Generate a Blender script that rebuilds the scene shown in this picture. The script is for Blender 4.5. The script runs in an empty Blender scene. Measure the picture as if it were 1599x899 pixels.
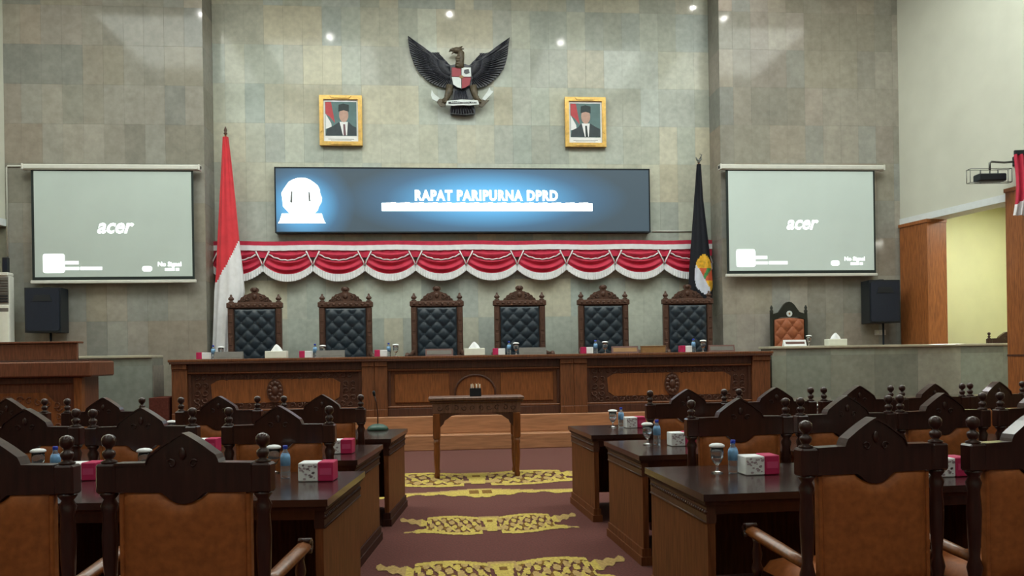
import bpy, math, random
from mathutils import Vector, Matrix
R = math.radians
random.seed(11)
scene = bpy.context.scene
COL = scene.collection

# ------------------------------------------------------------------ camera
FPX, CXP, CYP = 1250.0, 799.5, 559.0
YAW, ROLL = R(4.9), 0.015
CAM = Vector((-.36, 0, 1.45))
fw = Vector((math.sin(YAW), math.cos(YAW), 0))
r0 = Vector((math.cos(YAW), -math.sin(YAW), 0))
UP = Vector((0, 0, 1))
rt = r0*math.cos(ROLL) - UP*math.sin(ROLL)
cu = UP*math.cos(ROLL) + r0*math.sin(ROLL)
cd = bpy.data.cameras.new('camera')
cam = bpy.data.objects.new('camera', cd)
COL.objects.link(cam)
cd.sensor_fit = 'HORIZONTAL'; cd.sensor_width = 36
cd.lens = FPX/1599*36
cd.shift_y = (CYP-449.5)/1599
cd.clip_start = .05; cd.clip_end = 200
m = Matrix((rt, cu, -fw)).transposed().to_4x4()
m.translation = CAM
cam.matrix_world = m
scene.camera = cam

# ------------------------------------------------------------------ world, exposure
w = bpy.data.worlds.new('world'); scene.world = w; w.use_nodes = True
w.node_tree.nodes['Background'].inputs[0].default_value = (.55, .62, .55, 1)
w.node_tree.nodes['Background'].inputs[1].default_value = .05
vs = scene.view_settings
vs.view_transform = 'Standard'; vs.look = 'None'; vs.gamma = 1; vs.use_curve_mapping = False
vs.exposure = 0.5
FILL_E = 2.1       # strength of the unseen fill panels added over the hall
STAGE_FILL_E = 6.0       # strength of the unseen panels added to light the stage
SPOT_E = 330.0       # strength of the small downlights before the stone wall
ROOM_TOP = 8.8

# ------------------------------------------------------------------ calibration: pixel -> point on a plane of the place
def ray(x, y): return fw + rt*((x-CXP)/FPX) - cu*((y-CYP)/FPX)
def atY(x, y, Y):
    d = ray(x, y); return CAM + d*((Y-CAM.y)/d.y)
def atz(x, y, z):
    d = ray(x, y); return CAM + d*((z-CAM.z)/d.z)
def atZ(x, y, Z): return CAM + ray(x, y)*Z

# ------------------------------------------------------------------ colour and materials
def lin(c):
    c /= 255.0
    return c/12.92 if c <= .04045 else ((c+.055)/1.055)**2.4
def rgb(r, g, b): return (lin(r), lin(g), lin(b), 1)
MATS = {}
def mat(name, col, rough=.6, spec=.5, metal=0, var=.12, scale=12, bump=0, stretch=(1, 1, 1), trans=0, emit=None, es=0, coat=0, sheen=0, ior=1.45):
    if name in MATS: return MATS[name]
    mt = bpy.data.materials.new(name); mt.use_nodes = True
    nt = mt.node_tree; b = nt.nodes['Principled BSDF']
    b.inputs['Roughness'].default_value = rough
    b.inputs['Specular IOR Level'].default_value = spec
    b.inputs['Metallic'].default_value = metal
    b.inputs['Transmission Weight'].default_value = trans
    b.inputs['IOR'].default_value = ior
    b.inputs['Coat Weight'].default_value = coat
    b.inputs['Coat Roughness'].default_value = .12
    b.inputs['Sheen Weight'].default_value = sheen
    if emit:
        b.inputs['Emission Color'].default_value = emit
        b.inputs['Emission Strength'].default_value = es
    tc = nt.nodes.new('ShaderNodeTexCoord'); mp = nt.nodes.new('ShaderNodeMapping')
    mp.inputs['Scale'].default_value = stretch
    no = nt.nodes.new('ShaderNodeTexNoise'); no.inputs['Scale'].default_value = scale
    no.inputs['Detail'].default_value = 6
    nt.links.new(tc.outputs['Object'], mp.inputs[0]); nt.links.new(mp.outputs[0], no.inputs['Vector'])
    cr = nt.nodes.new('ShaderNodeValToRGB')
    lo = tuple(max(0, k*(1-var*2.2)) for k in col[:3])+(1,)
    hi = tuple(min(1, k*(1+var*1.6)) for k in col[:3])+(1,)
    cr.color_ramp.elements[0].position = .3; cr.color_ramp.elements[0].color = lo
    cr.color_ramp.elements[1].position = .7; cr.color_ramp.elements[1].color = hi
    nt.links.new(no.outputs['Fac'], cr.inputs[0]); nt.links.new(cr.outputs[0], b.inputs['Base Color'])
    if bump:
        bp = nt.nodes.new('ShaderNodeBump'); bp.inputs['Strength'].default_value = bump; bp.inputs['Distance'].default_value = .01
        nt.links.new(no.outputs['Fac'], bp.inputs['Height']); nt.links.new(bp.outputs[0], b.inputs['Normal'])
    MATS[name] = mt
    return mt

def wood(name, col, rough=.35, coat=.25):
    return mat(name, col, rough=rough, spec=.4, var=.16, scale=6, stretch=(9, 9, .9), coat=coat)

def stone_mat():
    """slab colour comes from the slab itself (object colour), mottled by noise"""
    mt = bpy.data.materials.new('polished_stone'); mt.use_nodes = True
    nt = mt.node_tree; b = nt.nodes['Principled BSDF']
    b.inputs['Roughness'].default_value = .1; b.inputs['Specular IOR Level'].default_value = .2
    oi = nt.nodes.new('ShaderNodeObjectInfo'); ge = nt.nodes.new('ShaderNodeNewGeometry')
    n1 = nt.nodes.new('ShaderNodeTexNoise'); n1.inputs['Scale'].default_value = 2.6; n1.inputs['Detail'].default_value = 5
    n2 = nt.nodes.new('ShaderNodeTexNoise'); n2.inputs['Scale'].default_value = 11; n2.inputs['Detail'].default_value = 4
    nt.links.new(ge.outputs['Position'], n1.inputs['Vector']); nt.links.new(ge.outputs['Position'], n2.inputs['Vector'])
    ad = nt.nodes.new('ShaderNodeMath'); ad.operation = 'ADD'
    nt.links.new(n1.outputs['Fac'], ad.inputs[0]); nt.links.new(n2.outputs['Fac'], ad.inputs[1])
    mr = nt.nodes.new('ShaderNodeMapRange')
    mr.inputs[1].default_value = .7; mr.inputs[2].default_value = 1.3; mr.inputs[3].default_value = .86; mr.inputs[4].default_value = 1.13
    nt.links.new(ad.outputs[0], mr.inputs[0])
    vm = nt.nodes.new('ShaderNodeVectorMath'); vm.operation = 'SCALE'
    nt.links.new(oi.outputs['Color'], vm.inputs[0]); nt.links.new(mr.outputs[0], vm.inputs['Scale'])
    nt.links.new(vm.outputs[0], b.inputs['Base Color'])
    return mt

STONE = stone_mat()
DWOOD = wood('dark_red_wood', rgb(54, 27, 22), .28, .45)
DMAT = mat('dark_matt_wood', rgb(62, 34, 27), rough=.55, spec=.22, var=.14, scale=6, stretch=(9, 9, .9))
TBLW = wood('table_wood', rgb(116, 84, 70), .42, .2)
DTOP = mat('dark_lacquer_top', rgb(52, 34, 32), rough=.22, spec=.5, var=.1, scale=4, stretch=(1, 9, 1), coat=.4)
MWOOD = wood('brown_wood', rgb(124, 72, 34), .38, .25)
PANELW = mat('end_panel_wood', rgb(112, 66, 38), rough=.55, spec=.2, var=.16, scale=6, stretch=(9, 9, .9))
DAISW = wood('dais_wood', rgb(112, 68, 41), .42, .12)
DAISD = wood('dais_wood_dark', rgb(80, 49, 36), .44, .12)
DAISO = wood('dais_wood_orange', rgb(132, 79, 42), .42, .12)
CARVW = wood('throne_wood', rgb(84, 58, 47), .45, .1)
COLW = wood('column_wood', rgb(150, 90, 48), .45, .1)
ROSTW = wood('rostrum_wood', rgb(112, 68, 48), .42, .15)
STEPW = mat('step_wood', rgb(172, 122, 88), rough=.35, spec=.4, var=.12, scale=5, stretch=(.6, 6, 6))
TAN = mat('tan_leather', rgb(160, 92, 46), rough=.5, spec=.35, var=.1, scale=30, bump=.08)
BLK = mat('black_leather', rgb(36, 47, 57), rough=.36, spec=.5, var=.1, scale=20)
BRL = mat('brown_leather', rgb(158, 92, 62), rough=.45, spec=.4, var=.1, scale=20)
GRNB = mat('black_green_wood', rgb(38, 42, 36), rough=.4, var=.1)
CREAM = mat('cream_paint', rgb(204, 205, 192), rough=.75, spec=.2, var=.02, scale=2)
WHITEB = mat('white_band_paint', rgb(216, 222, 224), rough=.6, var=.02)
YELL = mat('yellow_green_paint', rgb(224, 226, 180), rough=.8, spec=.2, var=.02, scale=2)
CEIL = mat('ceiling_paint', rgb(214, 214, 204), rough=.85, spec=.1, var=.02, scale=2)
CARPET = mat('maroon_carpet', rgb(96, 51, 46), rough=.95, spec=.08, var=.14, scale=60, bump=.25, sheen=.15)
CYEL = mat('carpet_yellow', rgb(192, 170, 92), rough=.95, spec=.05, var=.14, scale=50, bump=.2)
CTAN = mat('carpet_tan', rgb(178, 150, 98), rough=.95, spec=.05, var=.14, scale=50, bump=.2)
COLV = mat('carpet_olive', rgb(128, 96, 52), rough=.95, spec=.05, var=.14, scale=50, bump=.2)
RISER = mat('maroon_riser', rgb(92, 50, 42), rough=.9, spec=.08, var=.12, scale=30)
RED = mat('red_satin', rgb(196, 46, 74), rough=.5, spec=.3, var=.06, scale=8, sheen=.2)
FLAGR = mat('flag_red', rgb(214, 58, 68), rough=.6, spec=.25, var=.05, scale=6, sheen=.2)
WHT = mat('white_satin', rgb(232, 232, 236), rough=.55, spec=.3, var=.03, scale=10)
BFLAG = mat('black_flag', rgb(26, 28, 36), rough=.65, spec=.25, var=.08)
GOLD = mat('gold_frame', rgb(220, 178, 96), rough=.34, spec=.6, metal=.35, var=.08, scale=18)
PAPER = mat('white_paper', rgb(236, 238, 240), rough=.6, spec=.3, var=.02)
BOXW = mat('white_box', rgb(232, 234, 222), rough=.6, spec=.3, var=.02)
PINK = mat('pink_card', rgb(190, 44, 92), rough=.45, spec=.4, var=.06)
WOODBX = mat('tan_box', rgb(150, 112, 70), rough=.5, var=.06)
GLASS = mat('clear_glass', (1, 1, 1, 1), rough=.02, trans=1, var=0, ior=1.45)
PLAST = mat('bottle_plastic', rgb(226, 240, 250), rough=.06, trans=.9, var=0, ior=1.3)
BLUE = mat('blue_label', rgb(120, 168, 212), rough=.35, var=.08, scale=40)
CAPB = mat('blue_cap', rgb(40, 66, 190), rough=.35, var=.03)
BLKP = mat('black_plastic', rgb(30, 36, 42), rough=.45, spec=.4, var=.05)
GRILLE = mat('speaker_grille', rgb(36, 42, 56), rough=.6, spec=.3, var=.25, scale=260)
METAL = mat('grey_metal', rgb(110, 112, 110), rough=.35, metal=.8, var=.05)
SCRW = mat('case_white', rgb(214, 214, 206), rough=.45, var=.02)
SCRB = mat('screen_border', rgb(34, 44, 42), rough=.7, var=.03)
GREENB = mat('mic_green', rgb(46, 82, 70), rough=.4, var=.05)
EDARK = mat('eagle_dark', rgb(46, 48, 58), rough=.34, spec=.5, var=.2, scale=20)
EBRN = mat('eagle_brown', rgb(92, 82, 66), rough=.45, var=.2, scale=20)
ERED = mat('shield_red', rgb(150, 36, 52), rough=.4, var=.05)
EWHT = mat('shield_white', rgb(214, 222, 222), rough=.4, var=.03)
PLATE = mat('name_plate_brown', rgb(104, 72, 66), rough=.4, var=.05)
PLATEG = mat('name_plate_grey', rgb(108, 104, 98), rough=.4, var=.05)

# emissive: only lamps, added fill panels, the display and the projected picture
def emis(name, col, s, base=(.02, .02, .02, 1)):
    return mat(name, base, rough=.6, var=0, emit=col, es=s)
HALL_FILL = emis('hall_fill_diffuser', (.94, 1, .92, 1), FILL_E, (.8, .8, .8, 1))
STAGE_FILL = emis('stage_fill_diffuser', (.93, 1, .92, 1), STAGE_FILL_E, (.8, .8, .8, 1))
LAMPA = emis('aisle_lamp_diffuser', (1, 1, .90, 1), 34.0, (.8, .8, .8, 1))
SPOT = emis('downlight_lens', (1, .99, .93, 1), SPOT_E, (.8, .8, .8, 1))
TXT = emis('lit_white', (.86, 1, 1, 1), 2.2, (.5, .5, .5, 1))
PROJT = emis('projected_white', (.92, 1, .97, 1), 1.05, (.7, .7, .7, 1))

def projected(name, e):
    return mat(name, rgb(184, 196, 190), rough=.8, spec=.1, var=.02, scale=1.5, emit=(.62, .75, .70, 1), es=e)
PROJL = projected('projected_grey_first', .07)
PROJR = projected('projected_grey_second', .17)

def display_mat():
    """lit display: dark slate picture with a soft blue field; caption and emblem bloom painted into its emission"""
    mt = bpy.data.materials.new('display_with_bloom'); mt.use_nodes = True
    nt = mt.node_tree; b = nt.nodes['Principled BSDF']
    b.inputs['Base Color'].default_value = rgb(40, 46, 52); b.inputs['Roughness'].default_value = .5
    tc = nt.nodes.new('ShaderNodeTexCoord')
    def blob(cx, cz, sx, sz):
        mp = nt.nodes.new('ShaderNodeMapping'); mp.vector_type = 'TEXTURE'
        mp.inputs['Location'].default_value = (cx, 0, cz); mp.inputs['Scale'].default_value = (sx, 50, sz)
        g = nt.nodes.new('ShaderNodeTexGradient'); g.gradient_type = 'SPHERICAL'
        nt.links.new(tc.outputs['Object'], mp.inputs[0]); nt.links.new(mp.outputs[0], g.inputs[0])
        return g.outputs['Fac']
    a = blob(.4, .02, 2.7, .78); c = blob(-3.0, -.1, .95, .85)  # glow around caption and emblem, put into the emission colour
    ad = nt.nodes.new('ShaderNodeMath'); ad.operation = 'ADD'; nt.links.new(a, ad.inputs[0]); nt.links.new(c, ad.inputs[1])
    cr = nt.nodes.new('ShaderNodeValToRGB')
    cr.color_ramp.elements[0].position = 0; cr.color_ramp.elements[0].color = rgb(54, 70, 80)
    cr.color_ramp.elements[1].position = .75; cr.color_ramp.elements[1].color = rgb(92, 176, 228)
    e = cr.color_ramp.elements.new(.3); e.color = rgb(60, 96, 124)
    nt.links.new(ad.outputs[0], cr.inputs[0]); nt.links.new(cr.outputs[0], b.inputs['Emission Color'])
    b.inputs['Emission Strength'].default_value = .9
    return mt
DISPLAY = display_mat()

# ------------------------------------------------------------------ mesh builder
class MB:
    def __init__(s): s.v = []; s.f = []; s.mi = []; s.sm = []
    def add(s, vs, fs, mi=0, smooth=False):
        o = len(s.v); s.v += [tuple(p) for p in vs]
        for f in fs: s.f.append(tuple(o+i for i in f)); s.mi.append(mi); s.sm.append(smooth)
        return s
    def box(s, x0, x1, y0, y1, z0, z1, c=0, mi=0):
        x0, x1 = min(x0, x1), max(x0, x1); y0, y1 = min(y0, y1), max(y0, y1); z0, z1 = min(z0, z1), max(z0, z1)
        if c <= 0:
            vs = [(x, y, z) for x in (x0, x1) for y in (y0, y1) for z in (z0, z1)]
            return s.add(vs, [(0, 1, 3, 2), (4, 6, 7, 5), (0, 4, 5, 1), (2, 3, 7, 6), (0, 2, 6, 4), (1, 5, 7, 3)], mi)
        c = min(c, (x1-x0)/2.01, (y1-y0)/2.01, (z1-z0)/2.01)
        vs = []; idx = {}
        for i in (0, 1):
            for j in (0, 1):
                for k in (0, 1):
                    p = [(x0, x1)[i], (y0, y1)[j], (z0, z1)[k]]
                    q = [(x0+c, x1-c)[i], (y0+c, y1-c)[j], (z0+c, z1-c)[k]]
                    for a in range(3):
                        t = list(q); t[a] = p[a]; idx[(i, j, k, a)] = len(vs); vs.append(t)
        fs = []
        for a in range(3):
            b1, b2 = [(1, 2), (2, 0), (0, 1)][a]
            for sd in (0, 1):
                def key(u, v_):
                    t = [0, 0, 0]; t[a] = sd; t[b1] = u; t[b2] = v_; return idx[(*t, a)]
                q = [key(0, 0), key(1, 0), key(1, 1), key(0, 1)]
                fs.append(tuple(q if sd else q[::-1]))
        for a in range(3):
            b1, b2 = [(1, 2), (2, 0), (0, 1)][a]
            for u in (0, 1):
                for v_ in (0, 1):
                    def key(e, ax):
                        t = [0, 0, 0]; t[a] = e; t[b1] = u; t[b2] = v_; return idx[(*t, ax)]
                    q = [key(0, b1), key(1, b1), key(1, b2), key(0, b2)]
                    fs.append(tuple(q if (u ^ v_) else q[::-1]))
        for i in (0, 1):
            for j in (0, 1):
                for k in (0, 1):
                    q = [idx[(i, j, k, 0)], idx[(i, j, k, 1)], idx[(i, j, k, 2)]]
                    fs.append(tuple(q if (i+j+k) % 2 else q[::-1]))
        return s.add(vs, fs, mi)
    def prism(s, poly, y0, y1, mi=0, plane='xz', smooth=False):
        n = len(poly)
        ar = sum(poly[i][0]*poly[(i+1) % n][1]-poly[(i+1) % n][0]*poly[i][1] for i in range(n))
        if ar < 0: poly = poly[::-1]
        if plane == 'xz': P = lambda a, b, t: (a, t, b)
        elif plane == 'xy': P = lambda a, b, t: (a, b, t); y0, y1 = y1, y0
        else: P = lambda a, b, t: (t, a, b); y0, y1 = y1, y0
        if plane == 'xz' and y0 > y1: y0, y1 = y1, y0
        if plane != 'xz' and y0 < y1: y0, y1 = y1, y0
        vs = [P(a, b, y0) for a, b in poly]+[P(a, b, y1) for a, b in poly]
        fs = [tuple(range(n)), tuple(range(2*n-1, n-1, -1))]
        fs += [(i+n, (i+1) % n+n, (i+1) % n, i) for i in range(n)]
        return s.add(vs, fs, mi, smooth)
    def lathe(s, prof, cx=0, cy=0, cz=0, seg=12, mi=0, smooth=True):
        vs = []; fs = []; n = len(prof)
        for r_, z in prof:
            for k in range(seg):
                a = 2*math.pi*k/seg; vs.append((cx+r_*math.cos(a), cy+r_*math.sin(a), cz+z))
        for i in range(n-1):
            for k in range(seg):
                k2 = (k+1) % seg; fs.append((i*seg+k, i*seg+k2, (i+1)*seg+k2, (i+1)*seg+k))
        fs.append(tuple(range(seg-1, -1, -1))); fs.append(tuple((n-1)*seg+k for k in range(seg)))
        return s.add(vs, fs, mi, smooth)
    def tube(s, pts, rad, seg=8, mi=0, smooth=True, flat=1.0):
        pts = [Vector(p) for p in pts]; n = len(pts)
        rs = rad if isinstance(rad, (list, tuple)) else [rad]*n
        vs = []; fs = []; prev = None
        for i in range(n):
            t = (pts[min(i+1, n-1)]-pts[max(i-1, 0)]).normalized()
            if prev is None:
                a = Vector((0, 0, 1)) if abs(t.z) < .9 else Vector((1, 0, 0))
                e1 = t.cross(a).normalized()
            else: e1 = (prev-t*prev.dot(t)).normalized()
            prev = e1; e2 = t.cross(e1)
            for k in range(seg):
                a = 2*math.pi*k/seg; vs.append(pts[i]+e1*(math.cos(a)*rs[i])+e2*(math.sin(a)*rs[i]*flat))
        for i in range(n-1):
            for k in range(seg):
                k2 = (k+1) % seg; fs.append((i*seg+k, i*seg+k2, (i+1)*seg+k2, (i+1)*seg+k))
        fs.append(tuple(range(seg-1, -1, -1))); fs.append(tuple((n-1)*seg+k for k in range(seg)))
        return s.add(vs, fs, mi, smooth)
    def ball(s, c, rx, ry=None, rz=None, seg=10, rings=6, mi=0):
        ry = ry or rx; rz = rz or rx; vs = []; fs = []
        for i in range(rings+1):
            th = math.pi*i/rings
            for k in range(seg):
                a = 2*math.pi*k/seg
                vs.append((c[0]+rx*math.sin(th)*math.cos(a), c[1]+ry*math.sin(th)*math.sin(a), c[2]-rz*math.cos(th)))
        for i in range(rings):
            for k in range(seg):
                k2 = (k+1) % seg; fs.append((i*seg+k, i*seg+k2, (i+1)*seg+k2, (i+1)*seg+k))
        return s.add(vs, fs, mi, True)
    def grid(s, fn, nu, nv, mi=0, smooth=True, mfn=None, flip=False):
        vs = []; o = len(s.v)
        for j in range(nv+1):
            for i in range(nu+1): vs.append(fn(i/nu, j/nv))
        s.v += [tuple(p) for p in vs]
        for j in range(nv):
            for i in range(nu):
                a = o+j*(nu+1)+i; q = (a, a+1, a+nu+2, a+nu+1)
                s.f.append(q[::-1] if flip else q)
                s.mi.append(mfn((i+.5)/nu, (j+.5)/nv) if mfn else mi); s.sm.append(smooth)
        return s
    def xf(s, M):
        s.v = [tuple(M @ Vector(p)) for p in s.v]; return s
    def mesh(s, name, mats):
        me = bpy.data.meshes.new(name); me.from_pydata(s.v, [], s.f)
        for mt in (mats if isinstance(mats, (list, tuple)) else [mats]): me.materials.append(mt)
        me.polygons.foreach_set('material_index', s.mi); me.polygons.foreach_set('use_smooth', s.sm)
        me.update(); return me
    def build(s, name, mats, parent=None, loc=None, rz=None):
        o = bpy.data.objects.new(name, s.mesh(name, mats)); COL.objects.link(o)
        if parent is not None: o.parent = parent
        if loc is not None: o.location = loc
        if rz is not None: o.rotation_euler[2] = rz
        return o

def tag(o, label=None, cat=None, group=None, kind=None):
    if label: o['label'] = label
    if cat: o['category'] = cat
    if group: o['group'] = group
    if kind: o['kind'] = kind
    return o
def thing(name, label, cat, loc=(0, 0, 0), rz=0, group=None):
    o = bpy.data.objects.new(name, None); COL.objects.link(o); o.empty_display_size = .1
    o.location = loc; o.rotation_euler = (0, 0, rz)
    return tag(o, label, cat, group)
def copy_tree(o, parent=None):
    c = o.copy(); COL.objects.link(c); c.parent = parent
    for ch in list(o.children): copy_tree(ch, c)
    return c
def again(o, label, loc, rz=0, group=None):
    c = copy_tree(o); c.location = loc; c.rotation_euler = (0, 0, rz); c['label'] = label
    if group: c['group'] = group
    return c
def text_mesh(name, s, size, mt, parent, loc, offset=0, depth=.002, shear=0, wide=1.0, gap=1.0):
    cv = bpy.data.curves.new(name+'_curve', 'FONT'); cv.body = s; cv.size = size
    cv.align_x = 'CENTER'; cv.align_y = 'CENTER'; cv.offset = offset; cv.extrude = depth; cv.shear = shear
    cv.resolution_u = 3; cv.space_character = gap
    t = bpy.data.objects.new(name+'_tmp', cv)
    me = bpy.data.meshes.new_from_object(t)
    bpy.data.objects.remove(t); bpy.data.curves.remove(cv)
    for v in me.vertices: v.co = Vector((v.co.x*wide, -v.co.z, v.co.y))
    me.materials.clear(); me.materials.append(mt)
    o = bpy.data.objects.new(name, me); COL.objects.link(o); o.parent = parent; o.location = loc
    return o
def rrect(w_, h_, r_, n=4):
    p = []
    for cx, cz, a0 in ((w_/2-r_, h_/2-r_, 0), (-w_/2+r_, h_/2-r_, 90), (-w_/2+r_, -h_/2+r_, 180), (w_/2-r_, -h_/2+r_, 270)):
        for k in range(n+1):
            a = R(a0+90*k/n); p.append((cx+r_*math.cos(a), cz+r_*math.sin(a)))
    return p
def ell(rx, rz, cx=0, cz=0, n=20): return [(cx+rx*math.cos(2*math.pi*k/n), cz+rz*math.sin(2*math.pi*k/n)) for k in range(n)]

# ================================================================== STRUCTURE
YC, YS = 15.2, 14.6          # faces of the recessed centre wall and of the two side bays
XL, XR = -4.53, 4.87         # returns of the recess
CL, CR = -7.90, 8.375        # corners with the side walls
FL = R(9.7)                  # the side walls open out towards the back of the hall
def struct(mb, name, mt, label=None, parent=None):
    o = mb.build(name, mt, parent)
    if parent is None: tag(o, label, None, None, 'structure')
    return o
struct(MB().box(-11.6, 13.2, -6.2, 15.6, -.2, 0), 'floor', CARPET, 'maroon carpet floor with yellow scroll motifs along the aisle')
struct(MB().box(-11.6, 13.2, -6.2, 15.8, ROOM_TOP, ROOM_TOP+.2), 'ceiling', CEIL, 'pale flat ceiling high above the hall')
wall_c = struct(MB().box(XL, XR, YC+.012, YC+.3, 0, ROOM_TOP), 'wall_back', STONE, 'recessed centre wall clad in pale grey green stone slabs')
wall_c.color = (.25, .25, .2, 1)
wall_l = struct(MB().box(CL-.4, XL-.012, YS+.012, YC+.3, 0, ROOM_TOP), 'wall_back_left', STONE, 'grey brown stone wall bay behind the left projection screen')
wall_l.color = (.2, .2, .16, 1)
wall_r = struct(MB().box(XR+.012, CR+.4, YS+.012, YC+.3, 0, ROOM_TOP), 'wall_back_right', STONE, 'grey brown stone wall bay behind the right projection screen')
wall_r.color = (.2, .2, .16, 1)

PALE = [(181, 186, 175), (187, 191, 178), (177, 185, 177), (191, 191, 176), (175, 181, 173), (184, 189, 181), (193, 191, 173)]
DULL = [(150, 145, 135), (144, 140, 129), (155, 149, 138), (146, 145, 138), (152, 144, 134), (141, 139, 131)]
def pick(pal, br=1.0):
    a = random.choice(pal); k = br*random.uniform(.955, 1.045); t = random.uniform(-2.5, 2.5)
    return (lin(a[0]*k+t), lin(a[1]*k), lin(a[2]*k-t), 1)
tile_meshes = {}
def tile(parent, x0, x1, z0, z1, yf, col, side=None, th=.012):
    """one slab; its face is at yf (or at x = side for the returns)"""
    g = .0006; key = (round(x1-x0, 3), round(z1-z0, 3), side is not None, th)
    if key not in tile_meshes:
        W, H = x1-x0-2*g, z1-z0-2*g
        if side is None: tile_meshes[key] = MB().box(-W/2, W/2, 0, th, -H/2, H/2, .0012).mesh('tile', STONE)
        else: tile_meshes[key] = MB().box(0, th, -W/2, W/2, -H/2, H/2, .0012).mesh('tile', STONE)
    o = bpy.data.objects.new('tile', tile_meshes[key]); COL.objects.link(o); o.parent = parent
    o.location = ((x0+x1)/2, yf, (z0+z1)/2) if side is None else (side, (x0+x1)/2, (z0+z1)/2)
    o.color = col
    return o
def rows(zt, pitch, zmin=.72):
    zs = [ROOM_TOP]; z = zt
    while z+pitch < ROOM_TOP: z += pitch
    while z > zmin: zs.append(round(z, 3)); z -= pitch
    return zs
zc = rows(8.074, .73)
xs = [XL]+[round(-4.307+.3555*k, 4) for k in range(26)]+[XR]
beige = {(7, 2), (8, 2)}
prev = None
for j in range(len(zc)-1):
    if zc[j]-zc[j+1] < .05: continue
    for i in range(len(xs)-1):
        if xs[i+1]-xs[i] < .05: continue
        c = pick(PALE) if prev is None or random.random() > .35 else tuple(list(prev))
        if abs(xs[i]+2.83) < .1 or abs(xs[i]+2.48) < .1:
            if 6.6 < (zc[j]+zc[j+1])/2 < 7.36: c = rgb(200, 197, 174)
        prev = c
        tile(wall_c, xs[i], xs[i+1], zc[j+1], zc[j], YC, c)
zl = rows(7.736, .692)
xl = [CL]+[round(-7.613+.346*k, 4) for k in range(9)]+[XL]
for j in range(len(zl)-1):
    for i in range(len(xl)-1):
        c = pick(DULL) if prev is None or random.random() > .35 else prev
        prev = c
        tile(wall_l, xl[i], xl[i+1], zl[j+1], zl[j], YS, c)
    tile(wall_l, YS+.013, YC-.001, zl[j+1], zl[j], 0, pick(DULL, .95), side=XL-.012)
zr = rows(7.891, .71)
xr = [XR]+[round(XR+.26+.348*k, 4) for k in range(10)]+[CR]
xr = [x for k, x in enumerate(xr) if k == 0 or x > xr[k-1]+.03]
for j in range(len(zr)-1):
    for i in range(len(xr)-1):
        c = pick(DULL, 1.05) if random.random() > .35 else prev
        prev = c
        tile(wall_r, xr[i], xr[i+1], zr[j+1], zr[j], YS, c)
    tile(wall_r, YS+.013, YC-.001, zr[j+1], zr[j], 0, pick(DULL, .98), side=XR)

# side walls: cream upper walls carried by wooden columns, aisles behind
def along(side, t, off=0):
    """point t metres from the corner along the side wall towards the back of the hall; off > 0 outwards"""
    if side > 0: return Vector((CR+math.sin(FL)*t+math.cos(FL)*off, YS-math.cos(FL)*t+math.sin(FL)*off, 0))
    return Vector((CL-math.sin(FL)*t-math.cos(FL)*off, YS-math.cos(FL)*t+math.sin(FL)*off, 0))
def slab(side, t0, t1, o0, o1, z0, z1):
    q = [along(side, t0, o0), along(side, t1, o0), along(side, t1, o1), along(side, t0, o1)]
    return MB().prism([(p.x, p.y) for p in q], z0, z1, plane='xy')
BEAM = 3.89
for side, nm in ((1, 'right'), (-1, 'left')):
    wl = struct(slab(side, -.02, 21, .0, .35, BEAM+.1, ROOM_TOP), 'wall_'+nm, CREAM, 'cream painted upper wall on the %s side of the hall' % nm)
    struct(slab(side, -.02, 21, -.015, .35, BEAM-.02, BEAM+.1), 'trim_%d' % (1 if side > 0 else 2), WHITEB, 'white band along the foot of the %s cream wall' % nm)
    struct(slab(side, -.5, 21, 2.6, 2.8, 0, ROOM_TOP), 'wall_aisle_'+nm, YELL, 'yellow green wall of the %s side aisle' % nm)
    struct(slab(side, -.5, 21, .36, 2.6, 0, .62), 'floor_aisle_'+nm, RISER, 'raised floor of the %s side aisle' % nm)
    struct(slab(side, -.55, -.06, .40, 2.75, 0, ROOM_TOP), 'wall_aisle_end_'+nm, YELL, 'yellow green end wall of the %s side aisle' % nm)
struct(MB().box(-11.6, 13.2, -6.2, -6.0, 0, ROOM_TOP), 'wall_rear', CREAM, 'cream rear wall behind the camera')
def column(side, t0, t1, label, z1=BEAM-.02, front=-.06):
    c = thing('wooden_column', label, 'column', along(side, (t0+t1)/2), 0, 'wooden columns along the side walls')
    b = c.location
    def put(nm, o0, a, bb, z0, zz, mt):
        k = slab(side, a, bb, o0, .36, z0, zz); k.xf(Matrix.Translation(-b)); return k.build(nm, mt, c)
    put('shaft', front, t0, t1, 0.16, z1-.06, COLW)
    put('plinth', front-.03, t0-.02, t1+.02, 0, .16, COLW)
    put('capital', front-.02, t0-.015, t1+.015, z1-.06, z1, COLW)
    put('groove_band', front-.008, t0-.005, t1+.005, 1.36, 1.39, DAISD)
    return c
column(1, .05, .74, 'brown wooden column in the right corner behind the black loudspeaker')
column(1, 2.46, 3.3, 'brown wooden column at the right edge under the ceiling bracket arm', z1=4.05, front=-.1)
column(-1, .35, 1.1, 'brown wooden column at the left edge behind the white air conditioner')
for k in range(3):
    column(1, 5.6+3.1*k, 6.4+3.1*k, ('first', 'second', 'third')[k]+' brown wooden column along the right aisle beyond the frame')
    column(-1, 3.6+3.1*k, 4.4+3.1*k, ('first', 'second', 'third')[k]+' brown wooden column along the left aisle beyond the frame')

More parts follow.
